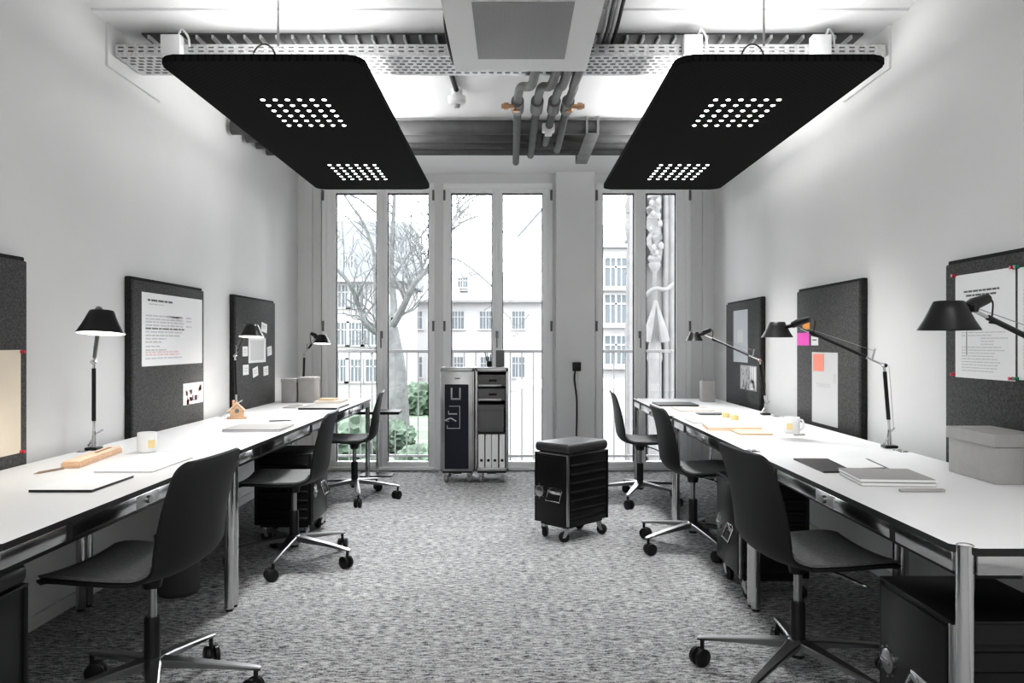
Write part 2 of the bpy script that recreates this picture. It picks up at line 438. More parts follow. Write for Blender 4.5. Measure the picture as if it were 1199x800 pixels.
def star_bm():
    bm = B(); lathe(bm, [(0, .105), (.034, .105), (.040, .13), (.040, .152), (.028, .158), (0, .158)], 24)
    for k in range(5):
        a = 2 * PI * k / 5; R = Matrix.Rotation(a, 4, 'Z'); secs = []
        for r, w, zt, th in ((.02, .030, .156, .034), (.10, .025, .147, .028), (.24, .020, .128, .020), (.345, .016, .112, .014), (.368, .012, .107, .012)):
            secs.append([bm.verts.new(R @ Vector((r, y, z))) for y, z in ((-w, zt - .004), (-w + .005, zt), (w - .005, zt), (w, zt - .004), (w * .6, zt - th), (-w * .6, zt - th))])
        for s0, s1 in zip(secs, secs[1:]):
            for j in range(6): bm.faces.new((s0[j], s0[(j + 1) % 6], s1[(j + 1) % 6], s1[j]))
        bm.faces.new(secs[-1]); bm.faces.new(secs[0][::-1])
    return bm
def add_chair_casters(): pass      # holds the first caster, copied for all the others
add_chair_casters.proto = None
chairs = [(-1.25, 2.73, PI - .10, 6, 'dark swivel chair at the near left desk, closest to the camera on the left'),
          (-1.24, 4.47, PI + .06, -20, 'dark swivel chair at the middle desk of the left row, beside the chrome leg pair'),
          (-1.265, 6.31, PI + .10, -2, 'dark swivel chair at the far left desk, in front of the glazed window'),
          (1.055, 2.90, .11, 155, 'dark swivel chair at the near right desk, closest to the camera on the right'),
          (1.105, 4.80, .03, 138, 'dark swivel chair at the middle desk of the right row'),
          (1.015, 6.23, -.05, 30, 'dark swivel chair at the far right desk, behind the black stool trolley')]
proto_chair, proto_base = make_chair(chairs[0][4])
for i, (x, y, rz, ba, lab) in enumerate(chairs):
    if i == 0: c = proto_chair; base = proto_base
    else:
        c = proto_chair.copy(); C.objects.link(c)
        for k in kids(proto_chair):
            d = k.copy(); C.objects.link(d); d.parent = c
            if k == proto_base: base = d
    c['label'] = lab; c.location = (x, y, 0); c.rotation_euler = (0, 0, rz)
    base.rotation_euler = (0, 0, math.radians(ba) - rz)
    c['_b'] = base.name
# casters last: four levels are not allowed, so they hang on the chair itself
proto_chair['_b'] = proto_base.name
for i, c in enumerate([o for o in C.objects if o.get('_b')]):
    base = bpy.data.objects[c['_b']]
    ba = base.rotation_euler[2]
    rnd = random.Random(40 + i)
    for k in range(5):
        a = ba + 2 * PI * k / 5
        if add_chair_casters.proto is None:
            bm = B(); tube(bm, [(0, 0, .055), (0, 0, .104)], .008, 10); box(bm, (0.006, 0, .052), (.030, .010, .026), .004)
            f = obj('caster', bm, BLACKP, c)
            for s in (-1, 1):
                bm = B(); tube(bm, [(.012, s * .0055, .034), (.012, s * .010, .034), (.012, s * .024, .034), (.012, s * .028, .034)], [.027, .034, .034, .027], 20)
                obj('caster_wheel', bm, RUBBER, f)
            add_chair_casters.proto = f
        else: f = dup(add_chair_casters.proto, c)
        f.location = (.350 * math.cos(a), .350 * math.sin(a), 0); f.rotation_euler = (0, 0, rnd.uniform(-3, 3))
    del c['_b']

# ------------------------------------------------------------------ black flight trolleys (local: latch face looks to -y, ribbed sides along x)
def make_black_trolley(name, label, w, d, h, cushion, loc, rz, group, rim=True):
    root = thing(name, label, 'trolley', loc, rz, group)
    z0, z1 = .105, h
    bm = B(); box2(bm, (-w / 2 + .006, -d / 2 + .006, z0), (w / 2 - .006, d / 2 - .006, z1), .004)
    obj('body', bm, BLACKT, root)
    for s in (-1, 1):                     # ribbed side sheets
        bm = B(); nr = 7; y0, y1 = -d / 2 + .028, d / 2 - .028; hh = (z1 - z0 - .05) / nr
        for k in range(nr):
            zz = z0 + .025 + k * hh; xo = s * (w / 2 - .006)
            prism(bm, [(0, 0), (s * .009, hh * .16), (s * .009, hh * .30), (0, hh * .46)], y0, y1, M=Matrix.Translation((xo, 0, zz)) @ Matrix(((1, 0, 0, 0), (0, 0, 1, 0), (0, 1, 0, 0), (0, 0, 0, 1))))
        obj('ribbed_side', bm, BLACKT, root)
    for sx in (-1, 1):                    # aluminium corner posts
        for sy in (-1, 1):
            bm = B(); box2(bm, (sx * w / 2, sy * d / 2, z0), (sx * (w / 2 - .018), sy * (d / 2 - .018), z1), .005); obj('corner_post', bm, ALU if (sy < 0 and sx > 0) else BLACKT, root)
    bm = B(); box2(bm, (-w / 2, -d / 2, z1 - .002), (w / 2, d / 2, z1 + .008), .003)
    obj('top_rim', bm, ALU if cushion and rim else BLACKT, root)
    dr = bm = B(); box2(bm, (-w / 2 + .02, -d / 2 - .004, z0 + .012), (w / 2 - .02, -d / 2 + .008, z1 - .012), .003)
    door = obj('door', bm, BLACKT, root)
    zm = z0 + (z1 - z0) * .45; kx = -w * .33
    bm = B()
    M = Matrix.Translation((kx, -d / 2 - .004, zm)) @ Matrix.Rotation(PI / 2, 4, 'X')
    lathe(bm, [(0, 0), (.036, 0), (.036, .004), (.031, .007), (0, .007)], 28, M=M)
    box(bm, (kx, -d / 2 - .014, zm), (.050, .008, .010), .002)
    for k in range(8):
        a = 2 * PI * k / 8
        tube(bm, [(kx + .045 * math.cos(a), -d / 2 - .004, zm + .045 * math.sin(a)), (kx + .045 * math.cos(a), -d / 2 - .008, zm + .045 * math.sin(a))], .004, 8)
    obj('round_latch', bm, ALU, door)
    bm = B(); hx = w * .15
    box(bm, (hx, -d / 2 - .006, zm + .014), (.105, .006, .040), .002)
    tube(bm, [(hx - .055, -d / 2 - .006, zm + .02), (hx - .058, -d / 2 - .03, zm - .045), (hx + .058, -d / 2 - .03, zm - .045), (hx + .055, -d / 2 - .006, zm + .02)], .006, 8)
    obj('pull_handle', bm, CHROME, door)
    bm = B(); box2(bm, (-w / 2 + .03, -d / 2 + .03, .086), (w / 2 - .03, d / 2 - .03, z0 + .002)); obj('underframe', bm, BLACKP, root)
    for sx in (-1, 1):
        for sy in (-1, 1):
            cx, cy = sx * (w / 2 - .045), sy * (d / 2 - .045); a = random.uniform(0, 6)
            u = Vector((math.cos(a), math.sin(a), 0)); v = Vector((-u.y, u.x, 0)); c0 = Vector((cx, cy, 0))
            bm = B()
            tube(bm, [c0 + Vector((0, 0, .07)), c0 + Vector((0, 0, .088))], .018, 12)
            for s in (-1, 1):
                q = c0 + v * (s * .017)
                t = [q + Vector((0, 0, .074)) - u * .016, q + Vector((0, 0, .074)) + u * .016, q + Vector((0, 0, .028)) + u * .030, q + Vector((0, 0, .028)) + u * .012]
                vs = [bm.verts.new(p + v * .0015) for p in t] + [bm.verts.new(p - v * .0015) for p in t]
                bm.faces.new(vs[:4]); bm.faces.new(vs[4:][::-1])
                for j in range(4): bm.faces.new((vs[j], vs[(j + 1) % 4], vs[4 + (j + 1) % 4], vs[4 + j]))
            f = obj('caster', bm, ALU, root)
            bm = B(); wc = c0 + u * .02 + Vector((0, 0, .033)); tube(bm, [wc - v * .013, wc - v * .010, wc + v * .010, wc + v * .013], [.027, .033, .033, .027], 20); obj('caster_wheel', bm, RUBBER, f)
    if cushion:
        bm = B(); box(bm, (0, 0, z1 + .041), (w + .004, d + .004, .064), .026, seg=4)
        obj('seat_cushion', bm, LEATHER, root)
    return root
# stool in the aisle: corner points measured on the floor plan
make_black_trolley('stool_trolley', 'black trolley stool with dark leather cushion standing alone in the aisle', .285, .405, .545, True,
                   ((.155 + .630) / 2 - .004, (5.05 + 5.16) / 2, 0), math.radians(-45), 'black trolleys')
gU = 'black trolleys'
make_black_trolley('drawer_trolley', 'black trolley under the near right desk, in front of the near right chair', .40, .34, .520, False, (1.135 + .17, 2.03 + .20, 0), -PI / 2, gU)
make_black_trolley('drawer_trolley', 'black trolley under the middle right desk, with its handle facing the aisle', .42, .34, .550, False, (1.10 + .17, 3.80 + .21, 0), -PI / 2, gU)
make_black_trolley('drawer_trolley', 'black trolley under the middle left desk, behind the middle left chair', .42, .36, .545, False, (-1.255 - .18, 4.92 + .21, 0), PI / 2, gU)
make_black_trolley('stool_trolley', 'dark trolley tucked under the near left desk at the left picture edge', .40, .36, .535, True, (-1.42 - .18, 2.31 - .20, 0), -PI / 2, gU, False)
# waste bin
bm = B(); lathe(bm, [(0, .0), (.088, .0), (.092, .006), (.11, .29), (.113, .295), (.108, .295), (.10, .02), (0, .015)], 28)
tag(obj('waste_bin', bm, BIN, loc=(-1.665, 3.92, 0)), 'dark grey waste bin standing under the left desks', 'bin')

# ------------------------------------------------------------------ tall grey trolleys by the window
TY = 7.0
def TX(px): return (px - CX) * TY / F
def tall_trolley(label, x0, x1, opened):
    w = x1 - x0; root = thing('service_trolley', label, 'trolley', ((x0 + x1) / 2, TY, 0), 0, 'tall grey service trolleys')
    z0, z1, d = .105, 1.022, .40; t = .022
    bm = B()
    box2(bm, (-w / 2, 0, z0), (-w / 2 + t, d, z1), .004); box2(bm, (w / 2 - t, 0, z0), (w / 2, d, z1), .004)
    box2(bm, (-w / 2, 0, z0), (w / 2, d, z0 + .03), .004); box2(bm, (-w / 2, 0, z1 - .03), (w / 2, d, z1), .004)
    box2(bm, (-w / 2, d - .015, z0), (w / 2, d, z1), .003)
    obj('body', bm, ALUD, root)
    bm = B()
    for s in (-1, 1): tube(bm, [(s * (w / 2 - .008), .004, z1 + .004), (s * (w / 2 - .008), d - .01, z1 + .004)], .006, 8)
    tube(bm, [(-w / 2 + .008, .006, z1 + .004), (w / 2 - .008, .006, z1 + .004)], .006, 8)
    obj('top_rail', bm, SILVER, root)
    if not opened:
        bm = B(); box2(bm, (-w / 2 + .012, -.014, z0 + .012), (w / 2 - .010, .004, z1 - .026), .006)
        door = obj('door', bm, ALUD, root)
        px = w / 39.5
        bm = B(); prism(bm, rrect(27.5 * px, 98 * px, .008), 0, .004, M=Matrix.Translation((-.6 * px, -.014, EYE - (499.5 - HZ) * TY / F)) @ Matrix.Rotation(PI / 2, 4, 'X'))
        pn = obj('blue_panel', bm, NAVY, door)
        bm = B()
        def stroke(ax, ay, bx_, by, wd=1.5):
            m = TY / F; A = Vector(((ax - 535.5) * m, EYE - (ay - HZ) * m)); Bq = Vector(((bx_ - 535.5) * m, EYE - (by - HZ) * m))
            dd = (Bq - A); L = dd.length; dd.normalize(); nn = Vector((-dd.y, dd.x)) * wd * m / 2
            A2, B2 = A - dd * wd * m * .5 * 0, Bq
            prism(bm, [(A2 + nn)[:], (A2 - nn)[:], (B2 - nn)[:], (B2 + nn)[:]], 0, .0015, M=Matrix.Translation((0, -.0178, 0)) @ Matrix.Rotation(PI / 2, 4, 'X'))
        for s in ((529, 454, 529, 468, 2), (538.8, 454, 538.8, 468, 2), (528, 467.2, 539.8, 467.2, 2),
                  (526, 475.6, 539, 475.6, .9), (538.6, 475.6, 538.6, 501.5, 1.0), (524, 501.5, 539, 501.5, 1.0), (524, 497.8, 524, 502, .9),
                  (525.5, 484.6, 535.5, 484.6, 1.6), (525.5, 481, 525.5, 485, 1.0), (521, 492.2, 528, 489.4, 1.8), (528, 489.4, 534.5, 493.2, 1.8), (521, 492.2, 526, 493.4, .9)):
            stroke(*s)
        obj('lettering', bm, LOGOW, pn, smooth=False)
        bm = B(); zl = EYE - (443 - HZ) * TY / F
        box(bm, (0, -.018, zl), (.05, .008, .012), .003); obj('door_latch', bm, HINGE, door)
    else:
        bm = B(); box2(bm, (-w / 2 + t, d - .03, z0 + .03), (w / 2 - t, d - .016, z1 - .03)); obj('inner_back', bm, BLACKP, root)
        zy = lambda y: EYE - (y - HZ) * TY / F
        for s in (-1, 1):
            bm = B()
            for k in range(26): box2(bm, (s * (w / 2 - t), .006, z0 + .05 + k * .032), (s * (w / 2 - t - .006), d - .04, z0 + .058 + k * .032))
            obj('runner_rack', bm, ALUD, root)
        for (ya, yb) in ((439, 452.5), (455, 469)):
            bm = B(); box2(bm, (-w / 2 + .026, .0, zy(yb)), (w / 2 - .026, d - .05, zy(ya)), .006)
            dr = obj('drawer', bm, GREYD, root)
            bm = B(); box2(bm, (-w / 2 + .024, -.012, zy(yb) - .004), (w / 2 - .06, .004, zy(yb) + .016), .004); obj('drawer_lip', bm, ALUD, dr)
            bm = B(); box(bm, (.01, -.002, (zy(ya) + zy(yb)) / 2), (.07, .008, .018), .003); obj('drawer_grip', bm, EDGE, dr)
        bm = B(); box2(bm, (-w / 2 + t, .01, zy(508.5)), (w / 2 - t, d - .03, zy(506.5))); obj('shelf', bm, BLACKP, root)
    bm = B(); box2(bm, (-w / 2 + .02, .02, .088), (w / 2 - .02, d - .02, .107)); box(bm, (.0, .0, .095), (.08, .02, .02), .003); obj('underframe', bm, BLACKP, root)
    for sx in (-1, 1):
        for cy in (.05, d - .05):
            cx = sx * (w / 2 - .05); bm = B(); box(bm, (cx, cy, .075), (.034, .05, .03), .004)
            for s in (-1, 1): box(bm, (cx + s * .018, cy + .008, .05), (.003, .036, .06))
            f = obj('caster', bm, SILVER, root)
            bm = B(); tube(bm, [(cx - .014, cy + .01, .036), (cx - .011, cy + .01, .036), (cx + .011, cy + .01, .036), (cx + .014, cy + .01, .036)], [.03, .036, .036, .03], 20); obj('caster_wheel', bm, GREYC, f)
    return root
tall_trolley('tall grey service trolley with closed door and dark blue panel lettered U', TX(515.5), TX(555.3), False)
tall_trolley('tall grey open service trolley holding drawers and white binders', TX(556.2), TX(595.2), True)
zy = lambda y: EYE - (y - HZ) * TY / F
shelf_z = .135
for i, (a, b) in enumerate(((560.0, 567.2), (568.4, 575.2), (575.8, 583.2), (584.6, 591.2))):
    bm = B(); w = (b - a) * TY / F
    box2(bm, (-w / 2, 0, 0), (w / 2, .27, zy(508.9) - shelf_z), .003)
    nm = ['leftmost', 'second from left', 'third from left', 'rightmost'][i]
    r = tag(obj('ring_binder', bm, PAPER, loc=((TX(a) + TX(b)) / 2, TY + .012, shelf_z)), 'white ring binder, %s of the four in the open trolley' % nm, 'binder', 'white binders in the open trolley')
    bm = B(); zz = zy(539.5) - shelf_z
    tube(bm, [(0, -.002, zz), (0, .002, zz)], .0125, 18); obj('finger_hole', bm, EDGE, r)
bm = B(); box2(bm, (TX(560), TY + .02, zy(506.4)), (TX(590), TY + .33, zy(475)), .004)
r = tag(obj('file_box', bm, GREYD), 'plain grey file box on the shelf above the white binders', 'box')
bm = B(); box2(bm, (TX(560) - .004, TY + .014, zy(480.2)), (TX(590) + .004, TY + .335, zy(474.2)), .003); obj('lid', bm, GREYD, r)
bm = B(); box2(bm, (TX(580.5), TY + .02, 1.034), (TX(590.5), TY + .10, 1.034 + .150), .003); tag(obj('pencil_box', bm, GREYD), 'small upright grey box standing on the open trolley', 'box')
bm = B(); cxx = TX(572.5)
lathe(bm, [(0, 0), (.022, 0), (.022, .05), (.019, .05), (.019, .005), (0, .005)], 18, (cxx, TY + .06, 1.034))
r = tag(obj('pen_cup', bm, BLACKP), 'small black cup holding dark pens on the open trolley', 'pen cup')
for k, (dx, tx) in enumerate(((-.008, -.03), (.006, .008), (0, -.012))):
    bm = B(); tube(bm, [(cxx + dx, TY + .06, 1.040), (cxx + dx + tx, TY + .062, 1.034 + .135 - .02 * k)], .0045, 8)
    tag(obj('pen', bm, CABLE), ['dark pen leaning left in the black cup on the trolley', 'dark pen standing rightmost in the black cup on the trolley', 'short dark pen in the middle of the black cup on the trolley'][k], 'pen', 'pens in the black cup')

# ------------------------------------------------------------------ pin boards
BT = 1.610
def board(label, side, y0, y1, group):
    xw = XL if side < 0 else XR; xf = xw - side * .048
    root = thing('pin_board', label, 'pin board', (xw, (y0 + y1) / 2, BT - .98), 0, group)
    L = y1 - y0; H = .98; s = -side
    bm = B(); box2(bm, (0, -L / 2, 0), (s * .034, L / 2, H), .006); obj('backing', bm, FELTE, root)
    bm = B(); box2(bm, (s * .028, -L / 2 + .006, .008), (s * .048, L / 2 - .006, H - .018), .006); obj('felt_front', bm, FELT, root)
    return root
gb = 'charcoal felt pin boards'
board('charcoal felt pin board with beige sheet, at the left picture edge', -1, 2.33, 3.315, gb)
board('charcoal felt pin board on the left wall with the printed poster', -1, 4.235, 5.215, gb)
board('charcoal felt pin board on the left wall with many small white cards', -1, 5.81, 6.78, gb)
board('charcoal felt pin board on the right wall nearest the window', 1, 6.10, 7.06, gb)
board('charcoal felt pin board on the right wall with pink and orange notes', 1, 4.35, 5.31, gb)
board('charcoal felt pin board with white sheets and red pins, at the right picture edge', 1, 2.52, 3.49, gb)

def sheet(name, label, cat, side, corners, m=PAPER, marks=(), group=None, mats=None, tilt=0):
    """corners: photo px (near-top, far-top, ..) of the sheet on the board face; marks in 0..1 sheet units (u from the left as seen, v from top)"""
    xw = (XL + .0485) if side < 0 else (XR - .0485); s = -side
    (xa, ya), (xb, yb), (xc, yc) = corners            # left-top, right-top, left-bottom as seen
    da = xw * F / (xa - CX); db = xw * F / (xb - CX)
    zt = (EYE - (ya - HZ) * da / F + EYE - (yb - HZ) * db / F) / 2; zb = EYE - (yc - HZ) * da / F
    W = db - da; H = zt - zb
    root_loc = Vector((xw, (da + db) / 2, (zt + zb) / 2))
    bm = B(); aw = abs(W)
    box(bm, (0, 0, 0), (.0015, aw, H))
    for (u0, u1, v0, v1, mi) in marks:
        y0 = -W / 2 + W * u0; y1 = -W / 2 + W * u1
        box2(bm, (s * .0006, y0, H / 2 - H * v0), (s * .0018, y1, H / 2 - H * v1), 0, mi)
    o = obj(name, bm, [m] + list(mats or [INK, INKR, INKB, INKL]), loc=root_loc + Vector((s * .0004, 0, 0)), smooth=False)
    if tilt: o.rotation_euler[0] = tilt
    return tag(o, label, cat, group)
def words(u0, u1, v, h, mi, seed, frac=.86):
    r = random.Random(seed); out = []; u = u0
    while u < u1 - .01:
        w = r.uniform(.03, .10); out.append((u, min(u + w, u1), v, v + h, mi)); u += w + .014
    return out
def pin(x, d, z, side, m, label):
    xw = (XL + .0485) if side < 0 else (XR - .0485); s = -side
    bm = B(); Mx = Matrix.Translation((xw + s * .0025, d, z)) @ Matrix.Rotation(s * PI / 2, 4, 'Y')
    lathe(bm, [(0, 0), (.0075, 0), (.0075, .003), (.0045, .007), (.005, .013), (.0075, .016), (0, .017)], 14, M=Mx)
    tag(obj('push_pin', bm, m), label, 'pin', 'push pins on the boards')
def pin_px(px, py, side, m, label):
    xw = (XL + .0485) if side < 0 else (XR - .0485); d = xw * F / (px - CX)
    pin(0, d, EYE - (py - HZ) * d / F, side, m, label)
# left boards
sheet('pinned_sheet', 'beige sheet pinned to the board at the left picture edge', 'paper', -1, ((-60, 409), (24, 411.5), (-60, 549)), PAPERB)
pin_px(24, 412, -1, PIN_R, 'red pin at the top right corner of the beige sheet')
pin_px(23.5, 529, -1, PIN_R, 'red pin at the bottom right corner of the beige sheet')
mk = words(.08, .46, .085, .028, 1, 1) + words(.1, .32, .145, .014, 4, 9)
for k, (v, mi, uu) in enumerate(((.30, 3, .64), (.345, 3, .64), (.385, 3, .66), (.43, 3, .64), (.475, 1, .66), (.52, 3, .62), (.57, 4, .6), (.615, 3, .36), (.66, 4, .3), (.72, 3, .26), (.77, 4, .36), (.80, 2, .58), (.835, 2, .58), (.885, 3, .62))):
    mk += words(.05, uu, v, .022, mi, 20 + k)
mk += words(.42, .62, .30, .022, 2, 77) + words(.70, .79, .30, .022, 3, 78) + words(.70, .79, .35, .022, 3, 79) + words(.70, .79, .43, .022, 3, 80)
sheet('poster', 'large printed poster with rows of text on the left wall board', 'poster', -1, ((166, 341.5), (236.5, 351.5), (166, 429.5)), PAPER, mk)
ph = []
r_ = random.Random(5)
for k in range(26):
    u, v = r_.uniform(.05, .85), r_.uniform(.05, .8); ph.append((u, u + r_.uniform(.05, .16), v, v + r_.uniform(.08, .25), r_.choice((1, 2, 3, 4))))
sheet('photo_print', 'small coloured photo print below the large poster', 'photo', -1, ((214.5, 449), (237.5, 447.5), (214.5, 475)), PAPER, ph, mats=[mat('photo_dark', (0.10, 0.07, 0.10), .6), mat('photo_skin', (0.80, 0.42, 0.28), .6), mat('photo_pink', (0.75, 0.45, 0.5), .6), mat('photo_pale', 0.9, .6)])
sheet('pinned_sheet', 'white sheet in the middle of the small white cards, left wall board', 'paper', -1, ((291, 396), (311, 395.5), (291, 425.5)), PAPER, [(.12, .88, .1, .9, 4)], mats=[INK, INKR, INKB, mat('faint_print', 0.66, .8)])
cards = [((306, 378), (312.5, 379), (306, 389), 'upper right of the white sheet, beside the lamp shade'), ((284, 405.5), (290, 406), (284, 417.5), 'left of the white sheet'), ((313, 405.5), (318, 406), (313, 416.5), 'right of the white sheet'),
         ((284.5, 427), (291, 427.5), (284.5, 439.5), 'lower left below the white sheet'), ((296, 430.5), (302, 430), (296, 441.5), 'directly below the white sheet'), ((308.5, 429), (314, 429), (308.5, 440), 'lower right below the white sheet')]
for i, (a, b, c, wh) in enumerate(cards):
    sheet('note_card', 'small white card pinned ' + wh, 'card', -1, (a, b, c), PAPER, words(.2, .8, .3, .08, 4, 300 + i) + words(.2, .7, .55, .08, 4, 320 + i), 'small cards on the left wall board', tilt=(-.12, 0, .1, 0, .14, .05)[i])
# right boards
sheet('pinned_sheet', 'pale grey sheet on the right wall board nearest the window', 'paper', 1, ((859, 364), (875.5, 362.5), (859, 423.5)), mat('grey_sheet', (0.50, 0.53, 0.56), .8), [(.3, .7, .38, .62, 4)], mats=[INK, INKR, INKB, mat('grey_blot', 0.62, .8)])
sk = []
for k in range(30):
    u, v = r_.uniform(.03, .9), r_.uniform(.03, .85); sk.append((u, u + r_.uniform(.02, .05), v, v + r_.uniform(.06, .3), r_.choice((1, 1, 4))))
sheet('sketch_print', 'small dark drawing below the pale grey sheet', 'drawing', 1, ((867, 429), (886, 427.5), (867, 455)), PAPERG, sk + [(.62, .95, .04, .95, 5), (.70, .73, .04, .9, 1), (.82, .85, .04, .9, 1)], mats=[INK, INKR, INKB, INKL, PAPER])
sheet('sticky_note', 'orange note at the top left of the right wall board', 'note', 1, ((940, 373), (948, 371.5), (940, 386)), ORANGE, group='notes on the right wall board')
sheet('sticky_note', 'pink note below the orange note on the right wall board', 'note', 1, ((933.5, 390.5), (947.5, 389), (933.5, 404.5)), PINK, group='notes on the right wall board')
sheet('sticky_note', 'small white note right of the pink note', 'note', 1, ((950, 393), (958, 392.5), (950, 404.5)), PAPER, words(.2, .8, .4, .12, 1, 41), group='notes on the right wall board')
sheet('pinned_sheet', 'white sheet with a red square on the right wall board', 'paper', 1, ((951, 413.5), (981, 412), (951, 493.5)), mat('cool_paper', 0.62, .8), words(.16, .75, .43, .025, 4, 51) + words(.2, .7, .465, .02, 4, 52) + [(.84, .94, .28, .42, 4)])
sheet('sticky_note', 'salmon red square note stuck on the upper left of the white sheet', 'note', 1, ((952.5, 415), (965, 414), (952.5, 434)), SALMON, group='notes on the right wall board').location.x -= .002
mk = words(.16, .76, .16, .018, 1, 61) + words(.20, .72, .20, .018, 1, 62)
for k in range(14): mk += words(.12 + (.34 if k in (2, 3, 4) else 0), random.Random(k).uniform(.6, .9), .56 + k * .028, .008, 4, 400 + k)
mk += [(.205, .215, .55, .78, 1)]
sheet('pinned_sheet', 'large white text sheet held by red pins behind the near right lamp', 'paper', 1, ((1119, 323), (1189, 313), (1119, 441.5)), PAPER, mk)
mk = []
for k in range(22): mk += words(.08, random.Random(k + 50).uniform(.6, .92), .2 + k * .033, .008, 4, 500 + k)
sheet('pinned_sheet', 'second large white text sheet cut by the right picture edge', 'paper', 1, ((1192, 313), (1290, 300), (1192, 445)), PAPER, mk)
for px_, py_, m_, l_ in ((1119, 323, PIN_R, 'red pin at the top left of the large text sheet'), (1188, 313.5, PIN_R, 'red pin at the top right of the large text sheet'), (1193.5, 312.5, PIN_G, 'green pin at the top of the second text sheet'),
                         (1118, 438.5, PIN_R, 'red pin at the bottom left of the large text sheet'), (1187, 443.5, PIN_R, 'red pin at the bottom right of the large text sheet'), (1192.5, 443.5, PIN_G, 'green pin at the bottom of the second text sheet')):
    pin_px(px_, py_, 1, m_, l_)

# ------------------------------------------------------------------ desk lamps
def desk_lamp(label, base, elbow, head, dia, tiltdir=None, lit=True):
    base = Vector(base); e = Vector(elbow) - base; h = Vector(head) - base     # head = centre of the shade's lower rim
    root = thing('desk_lamp', label, 'lamp', base, 0, 'black articulated desk lamps')
    bm = B(); box(bm, (0, 0, .0078), (.060, .060, .014), .004); obj('clamp_base', bm, LAMPB, root)
    bm = B(); lathe(bm, [(0, .014), (.013, .014), (.011, .05), (.008, .075), (.008, .09), (0, .09)], 18); up = Vector((0, 0, .088)); tube(bm, [(0, 0, .07), (.035, .02, .095)], .0042, 8); tube(bm, [(0, 0, .06), (-.028, .0, .02)], .005, 8); obj('swivel_stem', bm, CHROME, root)
    ld = (e - up).normalized()
    bm = B(); tube(bm, [up + ld * .05, e - ld * .03], .0095, 12); obj('lower_arm', bm, LAMPB, root)
    bm = B(); tube(bm, [up, up + ld * .055], .006, 10); obj('stem_tip', bm, CHROME, root); bm = B(); tube(bm, [e - ld * .04, e + ld * .012], .006, 10); box(bm, e, (.02, .02, .02), .004)
    sv = frame_of(ld)[0]
    tube(bm, [e - sv * .018, e + sv * .018], .009, 12); obj('elbow_joint', bm, CHROME, root)
    # wing lever on the elbow
    t = (h - e); t.normalize()
    top = h + Vector((0, 0, dia * .42))
    side = Vector((e.x - h.x, e.y - h.y, 0)).normalized()
    hj = top + side * dia * .56 + Vector((0, 0, -.006))          # head joint just behind the shade
    ud = (hj - e).normalized()
    bm = B(); tube(bm, [e, e + ud * .10], .0055, 10); tube(bm, [e + ud * .06, e + ud * .045 + Vector((0, 0, .062))], .0048, 8); obj('tension_lever', bm, CHROME, root)
    bm = B(); tube(bm, [e + ud * .09, hj - ud * .09], .0085, 12); obj('upper_arm', bm, LAMPB, root)
    bm = B(); tube(bm, [hj - ud * .10, hj], .0055, 10); obj('arm_tip', bm, CHROME, root)
    bm = B(); tube(bm, [e + ud * .045 + Vector((0, 0, .05)), hj - ud * .05 + Vector((0, 0, .012))], .0012, 6)
    ww = frame_of(ld)[1]; tube(bm, [up + side * .02, e + side * .022], .0012, 6); obj('tension_wire', bm, WIRE, root)
    # socket / handle behind the shade
    bm = B(); tube(bm, [top - side * dia * .02 + Vector((0, 0, -dia * .14)), hj + Vector((0, 0, .0))], .010, 12)
    tube(bm, [hj - side * .01, hj + side * dia * .10 + Vector((0, 0, .012)), hj + side * dia * .50 + Vector((0, 0, .030))], [.016, .019, .015], 14)
    sk = frame_of(side)[0]; tube(bm, [hj - sk * .022, hj + sk * .022], .012, 12)
    obj('lamp_socket', bm, LAMPB, root)
    bm = B(); tube(bm, smooth_path([hj + side * dia * .48 + Vector((0, 0, .03)), hj + side * dia * .66 + Vector((0, 0, .02)), hj + side * dia * .62 + Vector((0, 0, -.035)), hj - ud * .10 + Vector((0, 0, -.012)), hj - ud * .16]), .0028, 6); obj('lamp_cable', bm, CABLE, root)
    r = dia / 2; hh = dia * .50
    M = Matrix.Translation(h) @ Matrix.Rotation(-.10 if lit else 0, 4, 'X')
    bm = B(); lathe(bm, [(0, hh), (r * .46, hh), (r * .50, hh - .003), (r * .62, hh * .70), (r * .80, hh * .33), (r, 0), (r - .002, -.001)], 36, M=M)
    sh = obj('lamp_shade', bm, LAMPB, root, ang=50)
    bm = B(); lathe(bm, [(0, hh - .004), (r * .47, hh - .004), (r * .60, hh * .68), (r * .77, hh * .32), (r - .003, 0)], 36, M=M); obj('shade_lining', bm, LAMPW if lit else SHELL, sh, ang=50)
    bm = B(); lathe(bm, [(0, hh * .25), (r * .2, hh * .35), (r * .3, hh * .55), (r * .2, hh * .75), (0, hh * .85)], 18, M=M); obj('bulb', bm, BULB if lit else PORC, sh)
    if lit:
        L = bpy.data.lights.new('lamp_light', 'SPOT'); L.energy = 5; L.spot_size = 2.3; L.spot_blend = .6; L.shadow_soft_size = .03; L.color = (1, .95, .87)
        lo = bpy.data.objects.new('lamp_light', L); C.objects.link(lo); lo.parent = root; lo.location = h + Vector((0, 0, .012))
    return root
z_ = lambda y, d: EYE - (y - HZ) * d / F
def px3(x, y, d): return P(x, y, d)
b1 = (-1.985, 3.73, DT); desk_lamp('black lit desk lamp standing upright on the near left desk', b1, (-1.985, 3.73, z_(424, 3.73)), px3(118, 390.5, 3.07), .18)
desk_lamp('black lit desk lamp in front of the card covered board on the left', (-1.985, 5.66, DT), (-1.995, 5.66, z_(417, 5.66)), px3(294.5, 394.5, 5.22), .166)
desk_lamp('black lit desk lamp behind the grey boxes in the far left corner', (-1.87, 7.04, DT), (-1.86, 7.04, z_(415, 7.04)), px3(377, 402.5, 6.85), .152)
